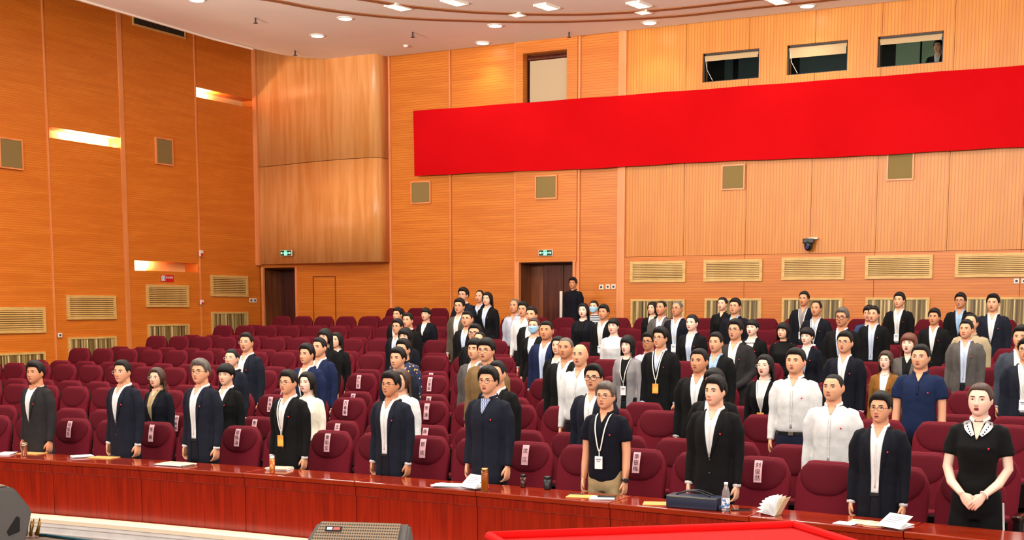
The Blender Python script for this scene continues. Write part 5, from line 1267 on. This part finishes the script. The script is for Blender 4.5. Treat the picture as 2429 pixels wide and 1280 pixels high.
flat_paper('notebook', tpos(664, 1113), .25, .22, .16, IVORY, .012, 'notebook beside the copper flask', 'notebook', sheets=2, off=.01, pr=3)
flat_paper('document_stack', tpos(1085, 1153), .1, .42, .17, PAPER, .004, 'spread white papers beside the tea flask', 'documents', sheets=4, off=.03, pr=3)
flat_paper('kraft_folder', tpos(1378, 1177), .2, .22, .16, KRAFT, .006, 'kraft folder with a black pen before the polo man', 'folder', 'kraft folders')
p = tpos(1370, 1174); pen((p[0], p[1], TZ+.007), .3, 'black pen on the kraft folder before the polo man')
t = flat_paper('booklet', tpos(1428, 1182), .3, .2, .15, PAPER, .006, 'white booklet under the black phone', 'booklet', sheets=2, off=.006)
def phone(pos, rz, label):
    t = empty('mobile_phone', pos, rz, label, 'phone', 'mobile phones'); obj('phone_body', bbox(-.075, .075, -.037, .037, 0, .008, .003, 2), BLACK, t, True); bm = bmesh.new(); box(bm, -.07, .07, -.033, .033, .008, .0085); obj('phone_screen', bm, mat('phone_glass', (10, 10, 14), .05), t)
p = tpos(1440, 1181); phone((p[0], p[1], TZ+.0125), .3, 'black phone on a white booklet beside the kraft folder'); p = tpos(1757, 1209); phone((p[0], p[1], TZ), .35, 'black phone beside the water bottle')
flat_paper('kraft_folder', tpos(1556, 1194), .3, .2, .17, KRAFT, .005, 'kraft folder half under the navy bag', 'folder', 'kraft folders')
flat_paper('document_stack', tpos(2006, 1241), -.1, .14, .1, PAPER, .004, 'loose white papers left of the cream booklets', 'documents', sheets=2, off=.01)
flat_paper('booklet', tpos(2040, 1238), -.05, .15, .17, IVORY, .006, 'cream booklet, left of the two in front of the right suit', 'booklet', sheets=1, pr=3)
flat_paper('booklet', tpos(2078, 1243), -.12, .13, .17, IVORY, .008, 'cream booklet with dark print, right of the two', 'booklet', sheets=1, pr=5)
def tilted(pos, rz, tilt, w_, d_, label):
    pos = (pos[0], pos[1], pos[2]+.018)
    t = empty('open_booklet', pos, rz, label, 'booklet'); 
    for a, M in ((0, PAPER), (.12, PAPER), (tilt, PAPER)):
        bm = bbox(-w_/2, w_/2, 0, d_, 0, .003, .0008, 1, 0, Matrix.Rotation(a, 4, 'X')); obj('page', bm, M, t)
    bm = bmesh.new()
    for j in range(4): box(bm, -w_*.35, w_*(.35-.07*j), d_*.75-j*.02, d_*.75-j*.02+.006, .0032, .0038, 0, Matrix.Rotation(tilt, 4, 'X'))
    obj('printed_lines', bm, mat('print_grey', (120, 120, 130), .7), t)
tilted(tpos(1108, 1161), -.35, .65, .2, .16, 'white booklet propped half open beside the tea flask')
tilted(tpos(2106, 1256), -.5, .5, .2, .16, 'white open booklet right of the cream booklets')
# standing open book fanned
t = empty('fanned_booklet', tpos(1845, 1222), -.15, 'white booklet standing fanned open on the table', 'booklet')
for i in range(9):
    a = math.radians(172-i*10); bm = bmesh.new(); L = []
    for u in np.linspace(0, 1, 6):
        r = .15*u; aa = a-.35*u*(i/9); L.append([bm.verts.new((r*math.cos(aa), yy, .002+abs(r*math.sin(aa)))) for yy in (-.055, .055)])
    for q, w2 in zip(L, L[1:]): bm.faces.new((q[0], q[1], w2[1], w2[0]))
    r_ = bmesh.ops.extrude_face_region(bm, geom=bm.faces[:])
    for g in r_['geom']:
        if isinstance(g, bmesh.types.BMVert): g.co.z += .0022
    obj('page', bm, PAPER, t)
bm = bbox(0, .16, -.055, .055, 0, .003, .0008, 1, 0, Matrix.Rotation(-math.radians(62), 4, 'Y')); obj('cover', bm, IVORY, t)
# cups, flasks, bottle
STEEL = mat('brushed_steel', (196, 170, 140), .25, .9); COPPER = mat('copper_flask', (206, 116, 60), .25, .6); TEA = mat('tea_glass', (180, 92, 22), .05, trans=.5); GOLD = mat('gold_cap', (200, 150, 90), .25, .9)
def vessel(name, pos, parts, label, cat):
    t = empty(name, pos, 0, label, cat)
    for nm, prof, M in parts: bm = bmesh.new(); lathe(bm, prof, n=24); obj(nm, bm, M, t, True)
    return t
vessel('steel_cup', tpos(58, 1081), [('cup_body', [(.026, 0), (.028, .004), (.034, .11), (.036, .125)], STEEL), ('lid', [(.037, .126), (.037, .138), (.028, .142)], STEEL)], 'brushed steel cup on the left end of the table', 'cup')
vessel('copper_flask', tpos(646, 1122), [('flask_body', [(.024, 0), (.026, .006), (.026, .135)], COPPER), ('lid', [(.023, .136), (.023, .152), (.02, .158)], WHITE)], 'copper coloured flask with pale lid before the orange badge man', 'flask')
vessel('tea_flask', tpos(1150, 1165), [('glass_body', [(.028, 0), (.031, .01), (.031, .15), (.027, .16)], TEA), ('cap', [(.029, .161), (.029, .195), (.025, .2)], GOLD), ('tea', [(.02, .012), (.024, .02), (.024, .12), (.02, .125)], mat('tea', (190, 96, 20), .2))], 'glass flask of amber tea with a gold cap', 'flask')
t = vessel('water_bottle', tpos(1721, 1212), [('bottle_body', [(.028, 0), (.031, .01), (.031, .12), (.029, .15), (.016, .19), (.013, .2)], mat('clear_pet', (225, 215, 215), .05, trans=.8)), ('cap', [(.015, .201), (.015, .222), (.013, .224)], PAPER)], 'clear water bottle with white cap and blue label', 'bottle')
LB = mat('bottle_label', (150, 190, 220), .5); noise_col(LB, (60, 120, 190), (236, 236, 236), (1, 1, 1), 30, 2, lo=.42, hi=.5)
bm = bmesh.new(); L = [[bm.verts.new((.0318*math.cos(a), .0318*math.sin(a), z)) for a in np.linspace(0, 2*PI, 25)[:-1]] for z in (.03, .105)]
for i in range(24): bm.faces.new((L[0][i], L[0][(i+1) % 24], L[1][(i+1) % 24], L[1][i]))
obj('printed_label', bm, LB, t, True)
# navy bag
pa, pb = at(1577, 1203, 2, TZ), at(1697, 1213, 2, TZ); ang = math.atan2(pb[1]-pa[1], pb[0]-pa[0]); ln = math.hypot(pb[0]-pa[0], pb[1]-pa[1])
NAVB = mat('navy_leather', (36, 42, 62), .4)
t = empty('document_case', ((pa[0]+pb[0])/2, (pa[1]+pb[1])/2+.02, TZ), ang, 'navy document case with black handles lying on the table', 'bag')
obj('case_body', bbox(-ln/2, ln/2, 0, .17, 0, .098, .01, 2), NAVB, t, True); obj('case_side_flap', bbox(ln/2+.001, ln/2+.035, .02, .16, 0, .045, .015, 2), NAVB, t, True)
bm = bmesh.new()
for dy in (.05, .12): tube(bm, [(ln*.0+u*.14, dy, .10+.035*math.sin(PI*(u+1)/2)) for u in np.linspace(-1, 1, 12)], .006, 6)
obj('handles', bm, BLACK, t, True)
bm = bmesh.new(); box(bm, -ln*.5+.004, ln*.5-.004, -.002, 0, .088, .092); obj('piping', bm, mat('piping_gold', (150, 140, 90), .4), t)
# dark cups behind the table on the armrests
for px, lb, r, h in ((1324, 'dark amber flask at the back edge of the table, centre', .026, .16), (1358, 'black cup at the back edge of the table right of the dark flask', .033, .16)):
    x = at(px, 1180, 1, 10.0)[0]; n = round((x-.2765-SX)/SP); cxx = seatx(n)+.2765+(.0 if px < 1340 else 0)
    if px > 1340: cxx = x
    y = rowy(0, cxx)-.30
    if px > 1340: 
        t = empty('black_cup', (cxx, rowy(0, cxx)-.60, .0), 0, lb, 'cup'); t.location = (cxx, tcurve(cxx)+TD-.06, TZ); h = .11
    else: t = empty('dark_flask', (cxx, tcurve(cxx)+TD-.05, TZ), 0, lb, 'flask'); h = .11
    bm = bmesh.new(); lathe(bm, [(r*.9, 0), (r, .01), (r, h*.8)]); obj('vessel_body', bm, BLACK if px > 1340 else mat('dark_amber', (60, 20, 16), .15), t, True); bm = bmesh.new(); lathe(bm, [(r*.95, h*.8+.001), (r*.95, h), (r*.8, h+.004)]); obj('lid', bm, BLACK, t, True)
# ================================================================== STAGE THINGS
def prism(prof, w0, w1, r=.012):
    bm = bmesh.new(); a = [bm.verts.new((x, w0, z)) for x, z in prof]; b = [bm.verts.new((x, w1, z)) for x, z in prof]
    bm.faces.new(a); bm.faces.new(b[::-1])
    for i in range(len(prof)): bm.faces.new((a[i], b[i], b[(i+1) % len(prof)], a[(i+1) % len(prof)]))
    bmesh.ops.recalc_face_normals(bm, faces=bm.faces)
    bmesh.ops.bevel(bm, geom=[e_ for e_ in bm.edges], offset=r, segments=2, affect='EDGES'); return bm
SPB = mat('monitor_cabinet', (92, 88, 84), .55); noise_col(SPB, (84, 80, 77), (92, 88, 84), (1, 1, 1), 160, 2, bump=.15)
GR = mat('monitor_grille', (110, 92, 72), .6); N, L, b_ = nt(GR); tc = N.new('ShaderNodeTexCoord'); vo = N.new('ShaderNodeTexVoronoi'); vo.inputs['Scale'].default_value = 75; vo.inputs['Randomness'].default_value = 0
cr = N.new('ShaderNodeValToRGB'); cr.color_ramp.elements[0].position = .3; cr.color_ramp.elements[0].color = (*lin((44, 36, 28)), 1); cr.color_ramp.elements[1].position = .45; cr.color_ramp.elements[1].color = (*lin((138, 116, 92)), 1)
L.new(tc.outputs['Object'], vo.inputs[0]); L.new(vo.outputs['Distance'], cr.inputs[0]); L.new(cr.outputs[0], b_.inputs['Base Color'])
# left monitor: profile in (x right, z up), extruded away from the viewer
pb = at(70, 1290, 2, .8)
t = empty('stage_monitor', (pb[0], pb[1], .8), TH+.75, 'grey wedge stage monitor cut by the left photo edge', 'speaker', 'stage monitors')
prof = [(-.03, 0), (.02, .175), (.025, .22), (-.075, .365), (-.09, .375), (-.30, .38), (-.42, .31), (-.44, 0)]
obj('cabinet', prism(prof, 0, .5), SPB, t)
bm = prism([(x*.98-.006, z) for x, z in ((-.28, .382), (-.10, .38), (-.12, .388), (-.26, .39))], .03, .47, .001); obj('grille', bm, GR, t)
bm = prism([(-.055, .18), (-.075, .19), (-.14, .10), (-.13, .07), (-.06, .09)], -.006, .0, .002); h_ = obj('handle_recess', bm, BLACK, t)
# centre monitor: grille faces up toward the viewer
pc = at(865, 1240, 1, 5.2); Zc = .8
pos = at(870, 1236, 2, 1.15)
t = empty('stage_monitor', (pos[0], pos[1], .8), TH-.16, 'wedge stage monitor with perforated grille at bottom centre', 'speaker', 'stage monitors')
pr2 = [(0.0, 0), (.0, .30), (-.03, .345), (-.07, .35), (-.30, .12), (-.30, 0)]
W2 = .255
bm = bmesh.new(); secs2 = [(-W2, 0), (W2, 0)]
def sect(s, x, inset): return [bm.verts.new((x, y_, z)) for y_, z in [(q[0]*(1), q[1]) for q in pr2]]
bm.free()
bm = bmesh.new(); A_ = [bm.verts.new((-W2-(.10 if z < .2 else .0), y_, z)) for y_, z in pr2]; B_ = [bm.verts.new((W2+(.02 if z < .2 else .0), y_, z)) for y_, z in pr2]
bm.faces.new(A_); bm.faces.new(B_[::-1])
for i in range(len(pr2)): bm.faces.new((A_[i], B_[i], B_[(i+1) % len(pr2)], A_[(i+1) % len(pr2)]))
bmesh.ops.recalc_face_normals(bm, faces=bm.faces); bmesh.ops.bevel(bm, geom=bm.edges[:], offset=.012, segments=2, affect='EDGES'); obj('cabinet', bm, SPB, t)
bm = bmesh.new(); q = [(-W2+.03, -.075, .352), (W2-.045, -.075, .352), (W2-.045, -.292, .135), (-W2-.06, -.292, .135)]; off_ = Vector((0, -.007, .007))
a = [bm.verts.new(v) for v in q]; b = [bm.verts.new(Vector(v)+off_) for v in q]; bm.faces.new(a); bm.faces.new(b[::-1])
for i in range(4): bm.faces.new((a[i], b[i], b[(i+1) % 4], a[(i+1) % 4]))
gr = obj('grille', bm, GR, t)
mx = Matrix.Translation((-.15, -.118, .325)) @ Matrix.Rotation(math.radians(45), 4, 'X')
bm = bbox(-.045, .045, -.016, .016, 0, .004, .001, 1, 0, mx); obj('brand_plate', bm, BLACK, gr)
bm = bmesh.new(); box(bm, -.036, -.006, -.009, .009, .0042, .0052, 0, mx); box(bm, .0, .036, -.009, .009, .0042, .0052, 1, mx); obj('brand_mark', bm, [mat('mark_blue_white', (190, 200, 220), .5), mat('mark_red', (214, 90, 80), .5)], gr)
# red draped table near the camera
q = [at(1160, 1264, 2, 1.6), at(1885, 1238, 2, 1.6)]
A2, B2 = Vector(q[0]), Vector(q[1]); C2 = Vector(at(2025, 1281, 2, 1.6)); d2_ = (C2-B2).normalized(); D2 = A2+d2_*1.3; C2 = B2+d2_*1.3
REDC = mat('bright_red_cloth', (220, 6, 6), .8, spec=.12); noise_col(REDC, (214, 5, 5), (224, 9, 7), (1, 1, 1), 3, 2)
t = empty('red_draped_table', ((A2+B2+C2+D2)/4)[:2]+(.8,), 0, 'bright red cloth covered lectern table at the bottom right foreground', 'table')
o0 = Vector(t.location)
def quadbox(P, z0, z1, inset, zt_=None):
    bm = bmesh.new(); c = sum(P, Vector())/4; R2 = [p+(c-p).normalized()*inset for p in P]
    a = [bm.verts.new((p.x-o0.x, p.y-o0.y, z0-o0.z)) for p in R2]; b = [bm.verts.new((p.x-o0.x, p.y-o0.y, z1-o0.z)) for p in R2]
    bm.faces.new(a); bm.faces.new(b[::-1])
    for i in range(4): bm.faces.new((a[i], b[i], b[(i+1) % 4], a[(i+1) % 4]))
    bmesh.ops.recalc_face_normals(bm, faces=bm.faces); bmesh.ops.bevel(bm, geom=bm.edges[:], offset=.012, segments=3, affect='EDGES'); return bm
PP = [A2, B2, C2, D2]
obj('cloth_skirt', quadbox(PP, .8, 1.585, .0), REDC, t, True)
bm = bmesh.new()
for i in range(4):
    a, b = PP[i]-o0, PP[(i+1) % 4]-o0; a.z = b.z = .79; tube(bm, [a, b], .016, 8, ref=(0, 0, 1))
obj('rolled_hem', bm, REDC, t, True)
# connectors and cable at the stage edge
p = at(80, 1272, 2, .8); BR = mat('brass', (150, 112, 48), .35, .7)
t = empty('plug_bundle', (p[0], p[1]-.02, .8), TH, 'bundle of brass plugs lying beside the left stage monitor', 'plugs')
for i in range(5):
    bm = bmesh.new(); x = -.035+i*.019; q_ = (.012, .026, .006, .03, .018)[i]; y_ = (0, .022, -.015, .02, 0)[i]; hz_ = (.085, .10, .095, .088, .11)[i]; tube(bm, [(x, y_, .01), (x+q_*.6, y_, hz_*.6), (x+q_, y_, hz_)], [.010, .010, .008], 8); tube(bm, [(x+q_, y_, hz_), (x+q_*1.15, y_, hz_+.018)], .004, 6); obj('plug', bm, BR, t, True)
TEAL = mat('teal_cable', (20, 70, 80), .5)
bm = bmesh.new(); tube(bm, [tuple(at(x, y, 2, .81)) for x, y in ((92, 1268), (110, 1268), (130, 1271), (180, 1277), (260, 1287), (400, 1300))], .010, 6); tag(obj('stage_cable', bm, TEAL, None, True), 'dark teal cable running along the stage edge', 'cable')
bm = bmesh.new(); tube(bm, [tuple(at(x, y, 2, .80+.008)) for x, y in ((84, 1296), (96, 1288), (104, 1292), (112, 1286), (124, 1294))], .006, 6); tag(obj('stage_cable', bm, mat('gold_cable', (170, 140, 60), .5), None, True), 'thin yellowish cable curled beside the brass plugs', 'cable')
print('CHAIRS', len(chairs), 'PEOPLE', len(PE))
